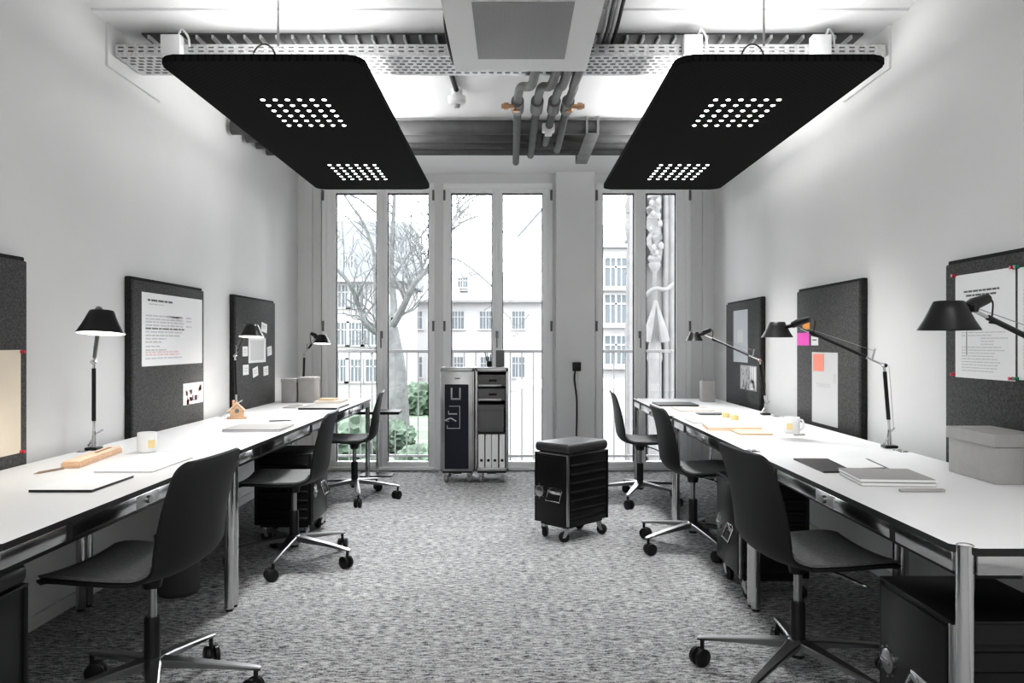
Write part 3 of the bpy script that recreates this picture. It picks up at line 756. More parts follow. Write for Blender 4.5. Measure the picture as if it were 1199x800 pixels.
desk_lamp('black desk lamp reaching from the far right desk toward the window', (1.79, 5.55, DT), (1.752, 5.56, z_(422, 5.5)), px3(813, 399, 5.95), .132, lit=False)
desk_lamp('black desk lamp on the middle right desk beside the pink note', (1.825, 3.80, DT), (1.80, 3.80, z_(428, 3.80)), px3(910, 395, 4.15), .162, lit=False)
desk_lamp('black desk lamp reaching in from the right picture edge', (1.815, 2.50, DT), (1.79, 2.52, 1.20), px3(1111, 386.5, 2.25), .166, lit=False)

# ------------------------------------------------------------------ things on the desks
def flat(name, label, cat, pts, th, m, z=DT, group=None, edge=None, bev=.001):
    """flat item from its outline on the desk plane (points in metres)"""
    c = sum((Vector((p[0], p[1], 0)) for p in pts), Vector()) / len(pts)
    bm = B(); prism(bm, [(p[0] - c.x, p[1] - c.y) for p in pts], 0, th)
    if edge is not None:
        for f in bm.faces:
            if abs(f.calc_center_median().z - th / 2) < th * .4: f.material_index = 1
    mats = [m] if edge is None else [m, edge]
    return tag(obj(name, bm, mats, loc=(c.x, c.y, z + .0005), smooth=False), label, cat, group)
def quad(x0, y0, x1, y1, skew=0): return [(x0, y0), (x1, y0), (x1 + skew, y1), (x0 + skew, y1)]
# near left desk
flat('notebook', 'white notebook with a dark spine at the front of the near left desk', 'notebook', quad(-1.64, 2.665, -1.425, 2.96), .009, PAPER, edge=EDGE)
flat('drawing_pad', 'large thin white pad behind the dark spined notebook, left desk', 'pad', quad(-1.635, 3.07, -1.405, 3.46), .006, PAPER, edge=INKL)
t = thing('pencil_case', 'long light wooden pencil case on the near left desk', 'pencil case', (-1.815, 3.41, DT), math.atan2(.46, -.055) - PI / 2)
bm = B(); box2(bm, (-.036, -.235, .0005), (.036, .235, .022), .003); obj('case_body', bm, WOOD, t)
bm = B(); box2(bm, (-.032, -.225, .022), (.032, .238, .029), .003); obj('sliding_lid', bm, WOODL, t)
bm = B(); box2(bm, (-.006, .02, .029), (.006, .19, .031), .001); obj('lid_groove', bm, mat('groove_brown', (0.25, 0.14, 0.08), .7), t)
bm = B(); tube(bm, [(-1.80, 3.155, DT + .005), (-1.835, 3.05, DT + .005), (-1.845, 3.03, DT + .003)], [.0045, .0045, .001], 8); tag(obj('pencil', bm, mat('brown_pencil', (.30, .22, .17), .5)), 'dark pencil lying at the near end of the wooden pencil case', 'pencil')
def mug(label, loc, rz):
    t = thing('mug', label, 'mug', loc, rz, 'white mugs')
    bm = B(); lathe(bm, [(0, .0), (.036, .0), (.041, .004), (.0425, .012), (.0425, .090), (.0415, .092), (.039, .090), (.039, .008), (0, .006)], 32); obj('cup_body', bm, PORC, t)
    bm = B(); tube(bm, smooth_path([(.040, 0, .075), (.062, 0, .072), (.070, 0, .048), (.060, 0, .024), (.040, 0, .020)]), .0055, 10); obj('mug_handle', bm, PORC, t)
    bm = B()
    seg = 8; a0, a1 = 3.5, 4.3
    for k in range(seg):
        vs = [bm.verts.new((.0428 * math.cos(a), .0428 * math.sin(a), z)) for a, z in ((a0 + (a1 - a0) * k / seg, .022), (a0 + (a1 - a0) * (k + 1) / seg, .022), (a0 + (a1 - a0) * (k + 1) / seg, .060), (a0 + (a1 - a0) * k / seg, .060))]
        bm.faces.new(vs)
    obj('yellow_mark', bm, YELL, t)
    return t
mug('white mug with a yellow mark on the near left desk', (-1.70, 3.66, DT), 1.75)
mug('white mug with a yellow mark on the middle right desk', (1.575, 4.42, DT), 0.15)
# little wooden house
t = thing('wooden_house', 'small light wooden toy house by the card board on the left', 'ornament', (-1.845, 5.27, DT), .35)
bm = B(); box2(bm, (-.062, -.042, .0005), (.062, .042, .012), .002); obj('house_base', bm, WOOD, t)
bm = B(); prism(bm, [(-.045, .012), (.045, .012), (.045, .055), (0, .098), (-.045, .055)], -.034, .034, M=Matrix(((1, 0, 0, 0), (0, 0, 1, 0), (0, 1, 0, 0), (0, 0, 0, 1)))); obj('house_walls', bm, WOOD, t)
for s in (-1, 1):
    bm = B(); prism(bm, [(0, .102), (s * .060, .045), (s * .063, .050), (0, .110)], -.040, .040, M=Matrix(((1, 0, 0, 0), (0, 0, 1, 0), (0, 1, 0, 0), (0, 0, 0, 1)))); obj('roof_slab', bm, WOODL, t)
bm = B(); box2(bm, (-.030, -.012, .085), (-.014, .008, .125), .001); obj('chimney', bm, WOOD, t)
bm = B(); tube(bm, [(0, -.0345, .055), (0, -.038, .055)], .014, 16); obj('round_window', bm, INK, t)
# middle left desk
a = D(264, 507); b = D(315, 507)
t = thing('laptop', 'closed silver laptop on the middle left desk', 'laptop', ((a.x + b.x) / 2 + .01, 4.62, DT), 0)
bm = B(); prism(bm, rrect(.34, .30, .015), .0015, .010, bev=.002); obj('laptop_base', bm, SILVER, t)
bm = B(); prism(bm, rrect(.335, .295, .015), .011, .017, bev=.002); obj('laptop_lid', bm, GREYC, t)
flat('notepad', 'thin white notepad beside the silver laptop, left desk', 'notepad', quad(-1.55, 4.86, -1.35, 5.02), .004, PAPER, edge=INKL)
a, b = D(315, 494), D(341, 493.3)
bm = B(); tube(bm, [(a.x, a.y, DT + .005), (b.x - .01, b.y, DT + .005), (b.x + .005, b.y, DT + .003)], [.0045, .0045, .0012], 8); tag(obj('pencil', bm, mat('dark_pencil', .08, .5)), 'dark pencil lying behind the silver laptop', 'pencil')
# far left desk
c0 = D(331, 478.2); flat('phone', 'grey phone lying left of the dark notebook, far left desk', 'phone', quad(c0.x, c0.y, c0.x + .10, c0.y + .22), .008, GREYC)
flat('notebook', 'grey notebook with a dark edge on the far left desk', 'notebook', quad(D(349, 480).x, 5.98, D(395, 480).x, 6.42), .014, GREYC, edge=EDGE)
flat('paper_stack', 'cream stack of papers behind the grey notebook, far left desk', 'papers', quad(-1.66, 6.60, -1.44, 6.90), .022, CREAM)
flat('card_stack', 'small tan stack on the cream papers, far left desk', 'cards', quad(-1.64, 6.64, -1.50, 6.80), .012, TAN, z=DT + .0225)
flat('paper_sheet', 'white sheet lying at the window end of the far left desk', 'paper', quad(-1.48, 6.95, -1.31, 7.14), .002, PAPER)
def lidded(label, x0, x1, y0, y1, h, lid):
    t = thing('storage_box', label, 'box', ((x0 + x1) / 2, (y0 + y1) / 2, DT), 0, 'grey storage boxes on the desks')
    w, d = x1 - x0, y1 - y0
    bm = B(); box2(bm, (-w / 2, -d / 2, .0005), (w / 2, d / 2, h - .006), .002); obj('box_body', bm, GREYB, t)
    bm = B(); box2(bm, (-w / 2 - .004, -d / 2 - .004, h - lid), (w / 2 + .004, d / 2 + .004, h), .002); obj('lid', bm, GREYB, t)
    return t
lidded('small grey lidded box on the left, nearer of the two in the far left corner', -1.955, -1.835, 6.66, 6.80, .205, .03)
lidded('wider grey lidded box in the far left corner, right of the small one', -1.825, -1.69, 6.70, 6.90, .215, .03)
# right desk
t = thing('storage_box', 'big grey lidded box on the near right desk at the picture edge', 'box', (1.728, 2.81, DT), 0, 'grey storage boxes on the desks')
bm = B(); box2(bm, (0, 0, .0005), (.185, .30, .165), .002); obj('box_body', bm, GREYB, t)
bm = B(); prism(bm, [(-.006, .135), (.12, .135), (.170, .180), (-.006, .180)], -.006, .306, M=Matrix(((1, 0, 0, 0), (0, 0, 1, 0), (0, 1, 0, 0), (0, 0, 0, 1)))); obj('lid', bm, GREYB, t, smooth=False)
flat('notebook', 'dark flat notebook on the near right desk, under the papers', 'notebook', [(1.215, 3.065), (1.50, 3.09), (1.54, 3.40), (1.222, 3.41)], .007, DARKC)
flat('paper_sheet', 'white sheet with a dark border on the dark notebook', 'paper', [(1.33, 3.11), (1.485, 3.13), (1.515, 3.385), (1.355, 3.375)], .004, PAPER, z=DT + .0075, edge=EDGE)
stk = [(1.235, 2.785), (1.490, 2.765), (1.512, 3.005), (1.258, 3.03)]
for k, (lb, dx) in enumerate((('lower grey covered book of the pair on the near right desk', .004), ('upper grey covered book of the pair on the near right desk', 0))):
    cx_ = sum(p[0] for p in stk) / 4; cy_ = sum(p[1] for p in stk) / 4
    t = thing('sketchbook', lb, 'book', (cx_ + dx, cy_, DT + .0005 + k * .0135), 0, 'grey books on the near right desk')
    q = [(p[0] - cx_, p[1] - cy_) for p in stk]; sq = [(x * .985, y * .985) for x, y in q]
    bm = B(); prism(bm, q, 0, .002); obj('back_cover', bm, GREYC, t, smooth=False)
    bm = B(); prism(bm, sq, .002, .011); obj('page_block', bm, PAPER, t, smooth=False)
    bm = B(); prism(bm, q, .011, .013); obj('front_cover', bm, GREYC, t, smooth=False)
bm = B(); box2(bm, (1.322, 2.672, DT + .0005), (1.475, 2.690, DT + .010), .003); tag(obj('pen_tin', bm, GREYC), 'slim grey pen case in front of the grey books', 'pen case')
flat('notebook', 'orange tan notebook beside the white mug, right desk', 'notebook', quad(1.255, 4.32, 1.435, 4.55), .010, TAN, edge=TAN)
flat('sketchbook', 'cream covered book nearest the orange notebook, right desk', 'book', quad(1.13, 4.53, 1.44, 4.80, .03), .022, CREAM, edge=WOODL)
flat('paper_stack', 'cream stack of papers behind the thick cream book, right desk', 'papers', quad(1.14, 4.92, 1.40, 5.20, .0), .010, CREAM, edge=INKL)
for k, (px_, py_, l_) in enumerate(((850, 489, 'left'), (860, 492, 'right'))):
    q = D(px_, py_); bm = B(); lathe(bm, [(.016, 0), (.026, 0), (.027, .002), (.027, .030), (.026, .032), (.016, .032), (.016, 0)], 24, (0, 0, 0.0005))
    tag(obj('tape_roll', bm, YELL, loc=q), 'yellow roll of tape on the right desk, %s of the two' % l_, 'tape', 'yellow tape rolls')
flat('notebook', 'dark notebook at the window end of the right desk', 'notebook', quad(1.18, 6.30, 1.50, 6.62), .012, DARKC)
flat('paper_stack', 'cream papers beside the dark notebook on the far right desk', 'papers', quad(1.24, 5.80, 1.50, 6.12), .012, CREAM)
flat('tablet', 'small dark tablet in front of the cream papers, far right desk', 'tablet', quad(1.32, 5.52, 1.52, 5.66), .007, DARKC)
bm = B(); box2(bm, (-.055, -.05, .0005), (.055, .05, .180), .003); tag(obj('file_box', bm, GREYB, loc=(1.70, 6.84, DT)), 'upright grey file box at the far end of the right desk', 'box')
q = D(930, 510.5); bm = B(); tube(bm, [(q.x - .03, q.y, DT + .006), (q.x + .03, q.y + .01, DT + .006)], .006, 10); tag(obj('marker', bm, GREYC, loc=(.03, 0, 0)), 'short grey marker lying in front of the right hand mug', 'marker')

# small black side table beyond the left row
t = thing('side_table', 'small black side table behind the far left chair by the window', 'table', (-1.27, 7.42, 0))
bm = B(); prism(bm, rrect(.44, .28, .02), .585, .610); obj('tabletop', bm, BLACKG, t)
bm = B(); lathe(bm, [(0, .008), (.014, .008), (.014, .586), (0, .586)], 14); obj('pole', bm, CHROME, t)
bm = B(); prism(bm, rrect(.30, .20, .02), 0, .010); obj('foot_plate', bm, BLACKG, t)
# socket on the column with hanging cable
s0 = P(675.3, 429.5, 7.54)
t = thing('wall_socket', 'black socket box on the grey column between the windows', 'socket', (s0.x, 7.56, s0.z))
bm = B(); box2(bm, (-.040, -.03, -.042), (.040, 0, .042), .005); obj('socket_box', bm, BLACKP, t)
bm = B(); tube(bm, [(0, -.016, -.040), (-.004, -.012, -.20), (.002, -.010, -.45), (-.002, -.010, -s0.z + .01)], .012, 10); obj('cable_conduit', bm, WHITEP, t)
bm = B(); tube(bm, smooth_path([(-.012, -.018, -.040), (-.022, -.020, -.12), (.0, -.028, -.35), (-.006, -.026, -.8), (.002, -.028, -s0.z + .012)]), .0075, 8); obj('power_cable', bm, CABLE, t)

# ------------------------------------------------------------------ ceiling: acoustic light panels
PH = 1.2425; PZ = EYE + PH
def light_panel(label, nl, nr, group):
    yn, yf = PH * F / 330.0, PH * F / 180.0
    x0, x1 = nl * PH, nr * PH; w = x1 - x0; L = yf - yn
    root = thing('light_panel', label, 'hanging lamp', ((x0 + x1) / 2, (yn + yf) / 2, PZ), 0, group)
    bm = B(); prism(bm, rrect(w, L, .07, 8), 0, .032, bev=.006); obj('felt_panel', bm, PANELM, root)
    # aluminium carrier and uplight strip on top
    bm = B(); box2(bm, (-.05, -L / 2 + .25, .032), (.05, L / 2 - .25, .070), .004); obj('carrier_rail', bm, WHITEP, root)
    for fy in (.27, .778):
        dl = B(); box2(dl, (-.17, -L / 2 + fy * L - .20, .032), (.17, -L / 2 + fy * L + .20, .060), .003)
        d = obj('downlight', dl, WHITEP, root)
        proto = None
        for i in range(6):
            for j in range(6):
                px_ = (-.5 + i / 5) * w * .345 + (0.0); py_ = -L / 2 + fy * L + (-.5 + j / 5) * L * .163
                if proto is None:
                    bm = B(); lathe(bm, [(0, -.0045), (.009, -.004), (.0120, -.001), (.0120, .004), (0, .004)], 14); proto = obj('light_dot', bm, LED, d); q = proto
                else: q = proto.copy(); C.objects.link(q)
                q.location = (px_, py_, 0)
        A = bpy.data.lights.new('panel_downlight', 'AREA'); A.shape = 'RECTANGLE'; A.size = .32; A.size_y = .34; A.energy = 9; A.spread = 1.5
        ao = bpy.data.objects.new('panel_downlight', A); C.objects.link(ao); ao.parent = root; ao.location = (0, -L / 2 + fy * L, -.012)
    for yy in (-L / 2 + .28, L / 2 - .5):
        bm = B(); tube(bm, [(0, yy, .17), (0, yy, ZC - PZ - .002)], .006, 8); rod = obj('suspension_rod', bm, WIRE, root)
        bm = B()
        for sx in (-1, 1):
            for sy in (-1, 1): tube(bm, [(0, yy, .172), (sx * .30, yy + sy * .12, .033)], .0014, 5)
        obj('suspension_wire', bm, WIRE, rod)
    bm = B(); tube(bm, [(.0 + .055 * math.cos(a) - .06, -L / 2 + .26, .10 + .075 * math.sin(a)) for a in [2 * PI * k / 28 for k in range(29)]], .0045, 8); obj('coiled_cable', bm, CABLE, root)
    A = bpy.data.lights.new('panel_uplight', 'AREA'); A.shape = 'RECTANGLE'; A.size = w * .75; A.size_y = L * .85; A.energy = 24
    ao = bpy.data.objects.new('panel_uplight', A); C.objects.link(ao); ao.parent = root; ao.location = (0, 0, .085); ao.rotation_euler = (PI, 0, 0)
    return root
light_panel('large black perforated ceiling light panel hanging over the left desks', -416.5 / 330, -175.5 / 330, 'hanging light panels')
light_panel('large black perforated ceiling light panel hanging over the right desks', 194.5 / 330, 443 / 330, 'hanging light panels')

# cable tray across the room
TRY = 4.08
root = thing('cable_tray', 'perforated galvanised cable tray running across under the ceiling', 'cable tray', (0, TRY, 0))
x0, x1 = XL + .03, XR - .03
zt0, zt1 = EYE + 337 * TRY / F, EYE + 350.5 * TRY / F
bm = B(); box2(bm, (x0, 0, zt0), (x1, .002, zt1)); box2(bm, (x0, 0, zt1 - .002), (x1, .012, zt1))
n = int((x1 - x0) / .052)
for k in range(n):
    for zz in (zt0 + .022, zt1 - .018):
        box2(bm, (x0 + .015 + k * .052, -.001, zz - .0035), (x0 + .043 + k * .052, .0005, zz + .0035), 0, 1)
obj('front_flange', bm, [GALV, SLOT], root, smooth=False)
bm = B(); box2(bm, (x0, .0, zt0 - .002), (x1, .30, zt0))
for k in range(int((x1 - x0) / .045)):
    for j in range(6):
        xx = x0 + .02 + k * .045 + (.022 if j % 2 else 0); yy = .03 + j * .045
        box2(bm, (xx, yy - .009, zt0 - .0032), (xx + .028, yy + .009, zt0 - .0018), 0, 1)
obj('tray_floor', bm, [GALV, SLOT], root, smooth=False)
bm = B(); box2(bm, (x0, .298, zt0), (x1, .30, zt1)); obj('rear_flange', bm, GALV, root, smooth=False)
for k, xx in enumerate((-1.6, -.55, .6, 1.5)):
    bm = B(); box2(bm, (xx - .01, .27, zt1), (xx + .01, .295, ZC - .012)); obj('hanger', bm, GALV, root)
# ribbed dark strip: the tray's shade on the ceiling, put in as colour
root = thing('ceiling_shade_strip', 'long ribbed grey strip of painted shade on the ceiling above the cable tray', 'shade strip', (0, 4.27, ZC - .012))
bm = B(); box2(bm, (XL + .12, -.09, -.01), (XR - .10, .14, 0)); obj('shade_back', bm, DUCTG, root)
bm = B()
for k in range(int(3.9 / .085)):
    xx = XL + .15 + k * .085; box2(bm, (xx, -.09, -.03), (xx + .012, .14, -.008))
obj('fins', bm, WHITEP, root, smooth=False)
# tray driver boxes
for px_, w_, lab in ((200, 23, 'white driver box on the tray above the left light panel'), (811.5, 22, 'white driver box on the tray, left of the two on the right side'), (962, 22, 'white driver box on the tray, nearest the right wall')):
    q = P(px_, 52, TRY - .05); w = w_ * TRY / F
    t = thing('driver_box', lab, 'driver box', (q.x, TRY - .0615, q.z), 0, 'white driver boxes on the cable tray')
    bm = B(); box2(bm, (-w / 2, 0, -.055), (w / 2, .060, .050), .006); obj('housing', bm, WHITEP, t)
    bm = B(); tube(bm, smooth_path([(w * .3, .03, .045), (w * .45, .03, .085), (w * .75, .04, .05), (w * .8, .045, .0)]), .006, 8); obj('lead', bm, CABLEW, t)
# ceiling unit with perforated grille
AH = 1.38; az = EYE + AH; ay = AH * F / 318
t = thing('air_unit', 'grey boxed air unit with perforated grille under the ceiling', 'air unit', (0, ay, az))
bm = B(); box2(bm, (-.209 * AH, -1.5, 0), (.272 * AH, 0, .215), .006); obj('casing', bm, ACBODY, t)
g0 = AH * F / 400; g1 = AH * F / 334
bm = B(); box2(bm, ((560 - CX) / 334 * AH, g0 - ay, -.006), ((661 - CX) / 334 * AH, g1 - ay, .002), .001); obj('air_grille', bm, GRILLE, t)
bm = B(); tube(bm, smooth_path([(-.209 * AH - .01, -.50, .20), (-.209 * AH - .02, -.30, .10), (-.209 * AH - .005, -.12, .03), (-.209 * AH - .01, .08, .07)]), .011, 8); obj('supply_cable', bm, CABLE, t)
for sx in (-.27, .34):
    bm = B(); tube(bm, [(sx, -.2, .21), (sx, -.2, ZC - az)], .008, 8); obj('hanger', bm, WIRE, t)
# cross pipes
PYS = [(149.5, 1.585, .052), (160.5, 1.60, .044), (169.5, 1.60, .034), (177.5, 1.61, .032)]
cross = []
for i, (yy, H, r) in enumerate(PYS):
    d = H * F / (HZ - yy); z = EYE + H
    bm = B(); tube(bm, [(XL + .03, d, z), (XR - .03, d, z)], r, 20)
    tag(obj('insulated_pipe', bm, INSUL), 'grey insulated pipe across the ceiling, %s' % ('nearest of the four', 'second from the camera', 'third from the camera', 'farthest, next to the windows')[i], 'pipe', 'grey pipes across the ceiling')
    cross.append((d, z, r))
bm = B(); d0, z0 = cross[0][0], cross[0][1] - .06; d1, z1 = cross[-1][0], cross[-1][1] - .048
M_ = Vector((0, d1 - d0, z1 - z0))
box2(bm, (.535, d0 - .08, z0 - .006), (.635, d1 + .06, z0), .002)
for xx in (.545, .625): box2(bm, (xx - .008, d0 - .07, z0), (xx + .008, d0 - .055, ZC - .012))
for xx in (.545, .625): box2(bm, (xx - .008, d1 + .045, z0), (xx + .008, d1 + .058, ZC - .012))
tag(obj('pipe_bracket', bm, HOSE), 'wide grey bracket strip holding the pipes under the ceiling', 'bracket')
# feed pipes from the air unit
ends = [(606, 604, 192, 3), (629, 621, 184, 2), (649, 638, 170, 0), (665, 652, 178, 1)]
for i, (xs, xe, ye, ci) in enumerate(ends):
    d, z, r = cross[ci]; zz = EYE + 1.49
    de = 1.49 * F / (HZ - ye); xE = (xe - CX) * de / F
    ds = 1.49 * F / (HZ - 120); xS = (xs - CX) * ds / F
    xA = (.125, .236, .300, .362)[i]
    t = thing('feed_pipe', 'grey insulated feed pipe behind the air unit, %s of four' % ('leftmost', 'second from left', 'third from left', 'rightmost')[i], 'pipe', (0, 0, 0), 0, 'feed pipes behind the air unit')
    bm = B(); tube(bm, smooth_path([(xA, ay + .01, zz - .055), (xA - .015, ay + .42, zz - .04), (xS + .015, ds - .28, zz), (xS, ds, zz)], 6), .026, 14); obj('flexible_hose', bm, HOSE, t)
    bm = B(); tube(bm, [(xS, ds - .03, zz), (xS, ds + .16, zz)], .040, 14); obj('insulated_valve', bm, HOSE, t)
    bm = B(); tube(bm, [(xS, ds + .14, zz), (xE, de - .05, zz), (xE, de, zz + .01), (xE, d if d > de else de + .02, z - r * .5)], .026, 14); obj('straight_pipe', bm, INSUL, t)
    if i in (0, 3):
        s = -1 if i == 0 else 1
        bm = B(); tube(bm, [(xS + s * .02, ds - .02, zz - .03), (xS + s * .055, ds - .02, zz - .03), (xS + s * .056, ds - .02, zz - .03), (xS + s * .085, ds - .02, zz - .03), (xS + s * .086, ds - .02, zz - .03), (xS + s * .10, ds - .02, zz - .03)], [.014, .014, .023, .023, .016, .016], 6); tube(bm, [(xS + s * .01, ds + .03, zz - .05), (xS + s * .01, ds + .03, zz)], .024, 12); obj('copper_fitting', bm, COPPER, t)
q = P(642, 145, 5.4) + Vector((0, 0, -.03)); bm = B(); box(bm, q, (.085, .06, .06), .008); box(bm, q + Vector((0, -.01, -.04)), (.05, .05, .03), .006); tag(obj('valve_actuator', bm, WHITEP), 'small white valve actuator between the feed pipes', 'actuator')
# sensor + conduit
q = P(535, 121, 5.1)
t = thing('smoke_detector', 'white round detector hanging from the ceiling left of the pipes', 'detector', (q.x, q.y, ZC - .012))
bm = B(); lathe(bm, [(0, 0), (.035, 0), (.035, -.045), (.058, -.05), (.060, -.085), (.045, -.10), (0, -.105)], 24); obj('housing', bm, WHITEP, t)
bm = B(); lathe(bm, [(0, -.104), (.022, -.104), (.018, -.122), (0, -.124)], 16); obj('sensor_eye', bm, GREYC, t)
bm = B(); tube(bm, [(q.x - .03, TRY + .25, ZC - .06), (q.x - .01, 4.75, ZC - .035), (q.x, q.y - .06, ZC - .035)], .017, 10); tag(obj('cable_conduit', bm, CABLE), 'dark conduit from the cable tray to the white detector', 'conduit')
# cable bundle at the right of the unit
for k in range(4):
    bm = B(); xx = .47 + .022 * k
    tube(bm, smooth_path([(xx - .01, 3.2, ZC - .025), (xx - .005, 3.7, ZC - .03), (xx, 4.02, ZC - .05), (xx - .02, TRY + .1, zt1 + .0), (xx - .05, TRY + .2, zt0 + .02)]), .0095, 8)
    tag(obj('ceiling_cable', bm, [CABLEG, DUCTG, CABLEG, CABLE][k]), 'grey cable dropping into the tray right of the air unit, %s of four' % ('leftmost', 'second from left', 'third from left', 'rightmost')[k], 'cable', 'cables right of the air unit')

# ------------------------------------------------------------------ outside
GZ = -3.3
bm = B(); box2(bm, (-90, 7.95, GZ - .3), (90, 150, GZ)); g = obj('ground', bm, GRAVEL); g['kind'] = 'structure'
bm = B(); box2(bm, (XL, YB + .12, -.25), (XR, YB + .75, -.02)); g = obj('balcony_slab', bm, GRAVEL); g['kind'] = 'structure'
bm = B(); box2(bm, (-30, 34, GZ), (-3.2, 57, GZ + .04)); o = tag(obj('lawn', bm, LAWN), 'pale green lawn behind the left windows', 'lawn'); o['kind'] = 'stuff'
# balcony railing
RY = 8.12
t = thing('balcony_railing', 'thin grey balcony railing with upright bars outside the windows', 'railing', (0, RY, -.02))
zt = EYE - (411 - HZ) * RY / F + .02
bm = B(); box2(bm, (XL, -.02, zt - .02), (XR, .02, zt + .012), .004); obj('top_rail', bm, RAILM, t)
bm = B(); box2(bm, (XL, -.012, .09), (XR, .012, .115), .003); obj('bottom_rail', bm, RAILM, t)
pb = None
for k in range(34):
    xx = XL + .05 + k * .119
    if pb is None:
        bm = B(); tube(bm, [(0, 0, .0), (0, 0, zt - .02)], .0065, 8); pb = obj('bar', bm, RAILM, t); q = pb
    else: q = pb.copy(); C.objects.link(q)
    q.location = (xx, 0, 0)

def house_window(parent, x, z, w, h, y, m=HOUSEP):
    bm = B()
    for s in (-1, 1): box2(bm, (x + s * w / 2, y - .08, z - h / 2), (x + s * (w / 2 + .12), y, z + h / 2))
    box2(bm, (x - w / 2 - .2, y - .16, z - h / 2 - .14), (x + w / 2 + .2, y, z - h / 2)); box2(bm, (x - w / 2 - .12, y - .08, z + h / 2), (x + w / 2 + .12, y, z + h / 2 + .12))
    box2(bm, (x - .05, y - .07, z - h / 2), (x + .05, y - .01, z + h / 2)); box2(bm, (x - w / 2, y - .07, z + h * .16), (x + w / 2, y - .01, z + h * .16 + .08))
    box2(bm, (x - w / 4 - .03, y - .06, z - h / 2), (x - w / 4 + .03, y - .01, z + h / 2)); box2(bm, (x + w / 4 - .03, y - .06, z - h / 2), (x + w / 4 + .03, y - .01, z + h / 2))
    f = obj('window', bm, HOUSET, parent, smooth=False)
    bm = B(); box2(bm, (x - w / 2, y - .03, z - h / 2), (x + w / 2, y + .02, z + h / 2)); obj('pane', bm, m, f, smooth=False)
def hp(px, d): return (px - CX) * d / F
def hz_(py, d): return EYE - (py - HZ) * d / F
d = 75.0
t = thing('white_house', 'long white two storey house across the lawn behind the middle windows', 'house', (0, d, GZ))
W = lambda py: hz_(py, d) - GZ
bm = B(); box2(bm, (hp(445, d), 0, 0), (hp(648, d), 12, W(352))); obj('wall', bm, HOUSEW, t, smooth=False)
bm = B(); prism(bm, [(-.7, W(354)), (6.2, W(312)), (12.7, W(354))], hp(443, d), hp(650, d), M=Matrix(((0, 0, 1, 0), (1, 0, 0, 0), (0, 1, 0, 0), (0, 0, 0, 1)))); obj('roof', bm, ROOFP, t, smooth=False)
bm = B(); box2(bm, (hp(445, d) - .4, -.75, W(354.5)), (hp(649, d), -.5, W(352))); obj('gutter', bm, DUCTG, t, smooth=False)
for px_ in (487, 536, 569, 607):
    house_window(t, hp(px_, d), W(375), 1.15, 1.65, 0)
for px_ in (487, 535, 570, 607):
    house_window(t, hp(px_, d), W(430), 1.15, 1.9, 0)
bm = B(); box2(bm, (hp(537, d), 1.2, W(340)), (hp(547, d), 3.2, W(325))); dm = obj('dormer', bm, HOUSEW, t, smooth=False)
house_window(t, hp(541, d), W(330), .9, .9, 1.2)
bm = B(); box2(bm, (hp(598, d), 4, W(335)), (hp(601, d), 5, W(300))); obj('chimney', bm, ROOFP, t, smooth=False)
d = 58.0
t = thing('tall_house', 'tall pale house with a grey slate roof behind the leftmost window', 'house', (0, d, GZ)); W = lambda py: hz_(py, d) - GZ
xa, xb_ = hp(340, d), hp(474, d)
bm = B(); box2(bm, (xa, 0, 0), (hp(466, d), 12, W(328))); obj('wall', bm, HOUSEW, t, smooth=False)
bm = B(); prism(bm, [(-.5, W(330)), (1.6, W(255)), (9, W(255)), (12.4, W(330))], xa, xb_, M=Matrix(((0, 0, 1, 0), (1, 0, 0, 0), (0, 1, 0, 0), (0, 0, 0, 1)))); obj('roof', bm, ROOFG, t, smooth=False)
bm = B(); box2(bm, (xa, -.8, W(331)), (hp(445, d), -.3, W(327))); obj('gutter', bm, HOUSET, t, smooth=False)
for px_, py_ in ((400, 347), (417, 347), (399, 391), (416, 391), (434, 391), (398, 434), (415, 434), (437, 434)):
    house_window(t, hp(px_, d), W(py_), 1.05, 1.6, 0)
bm = B(); box2(bm, (hp(401, d), .0, W(319)), (hp(414, d), 2.0, W(300))); obj('dormer', bm, HOUSEW, t, smooth=False)
house_window(t, hp(407.5, d), W(309), .7, 1.1, 0)
d = 92.0
t = thing('gable_house', 'very pale gabled house seen through the right pane of the middle window', 'house', (0, d, GZ)); W = lambda py: hz_(py, d) - GZ
bm = B(); prism(bm, [(hp(607, d), 0), (hp(690, d), 0), (hp(690, d), W(200)), (hp(642, d), W(236)), (hp(607, d) , W(276))], 0, 10, M=Matrix(((1, 0, 0, 0), (0, 0, 1, 0), (0, 1, 0, 0), (0, 0, 0, 1)))); obj('wall', bm, HOUSEW, t, smooth=False)
bm = B(); tube(bm, [(hp(604, d), -.1, W(279)), (hp(642, d), -.1, W(236)), (hp(690, d), -.1, W(200))], .13, 6); obj('roof_edge', bm, ROOFG, t)
d = 38.0
t = thing('apartment_building', 'pale apartment block with wide windows behind the right window', 'building', (0, d, GZ)); W = lambda py: hz_(py, d) - GZ
bm = B(); box2(bm, (hp(700, d), 0, 0), (hp(775, d), 12, W(290))); obj('wall', bm, HOUSEW, t, smooth=False)
bm = B(); prism(bm, [(-.4, W(291)), (1.4, W(258)), (10, W(258)), (12, W(291))], hp(690, d), hp(778, d), M=Matrix(((0, 0, 1, 0), (1, 0, 0, 0), (0, 1, 0, 0), (0, 0, 0, 1)))); obj('roof', bm, ROOFG, t, smooth=False)
for py_ in (319, 362, 410):
    house_window(t, hp(721, d), W(py_), 1.05, 1.35, 0)
    bm = B(); box2(bm, (hp(703, d), -.5, W(py_ + 22)), (hp(742, d), 0, W(py_ + 17))); obj('balcony_ledge', bm, HOUSET, t, smooth=False)
bm = B(); box2(bm, (.2, 26, GZ), (9, 33, hz_(455, 26))); tag(obj('terrace_wall', bm, TERR), 'low pale terrace wall outside the middle window', 'wall')
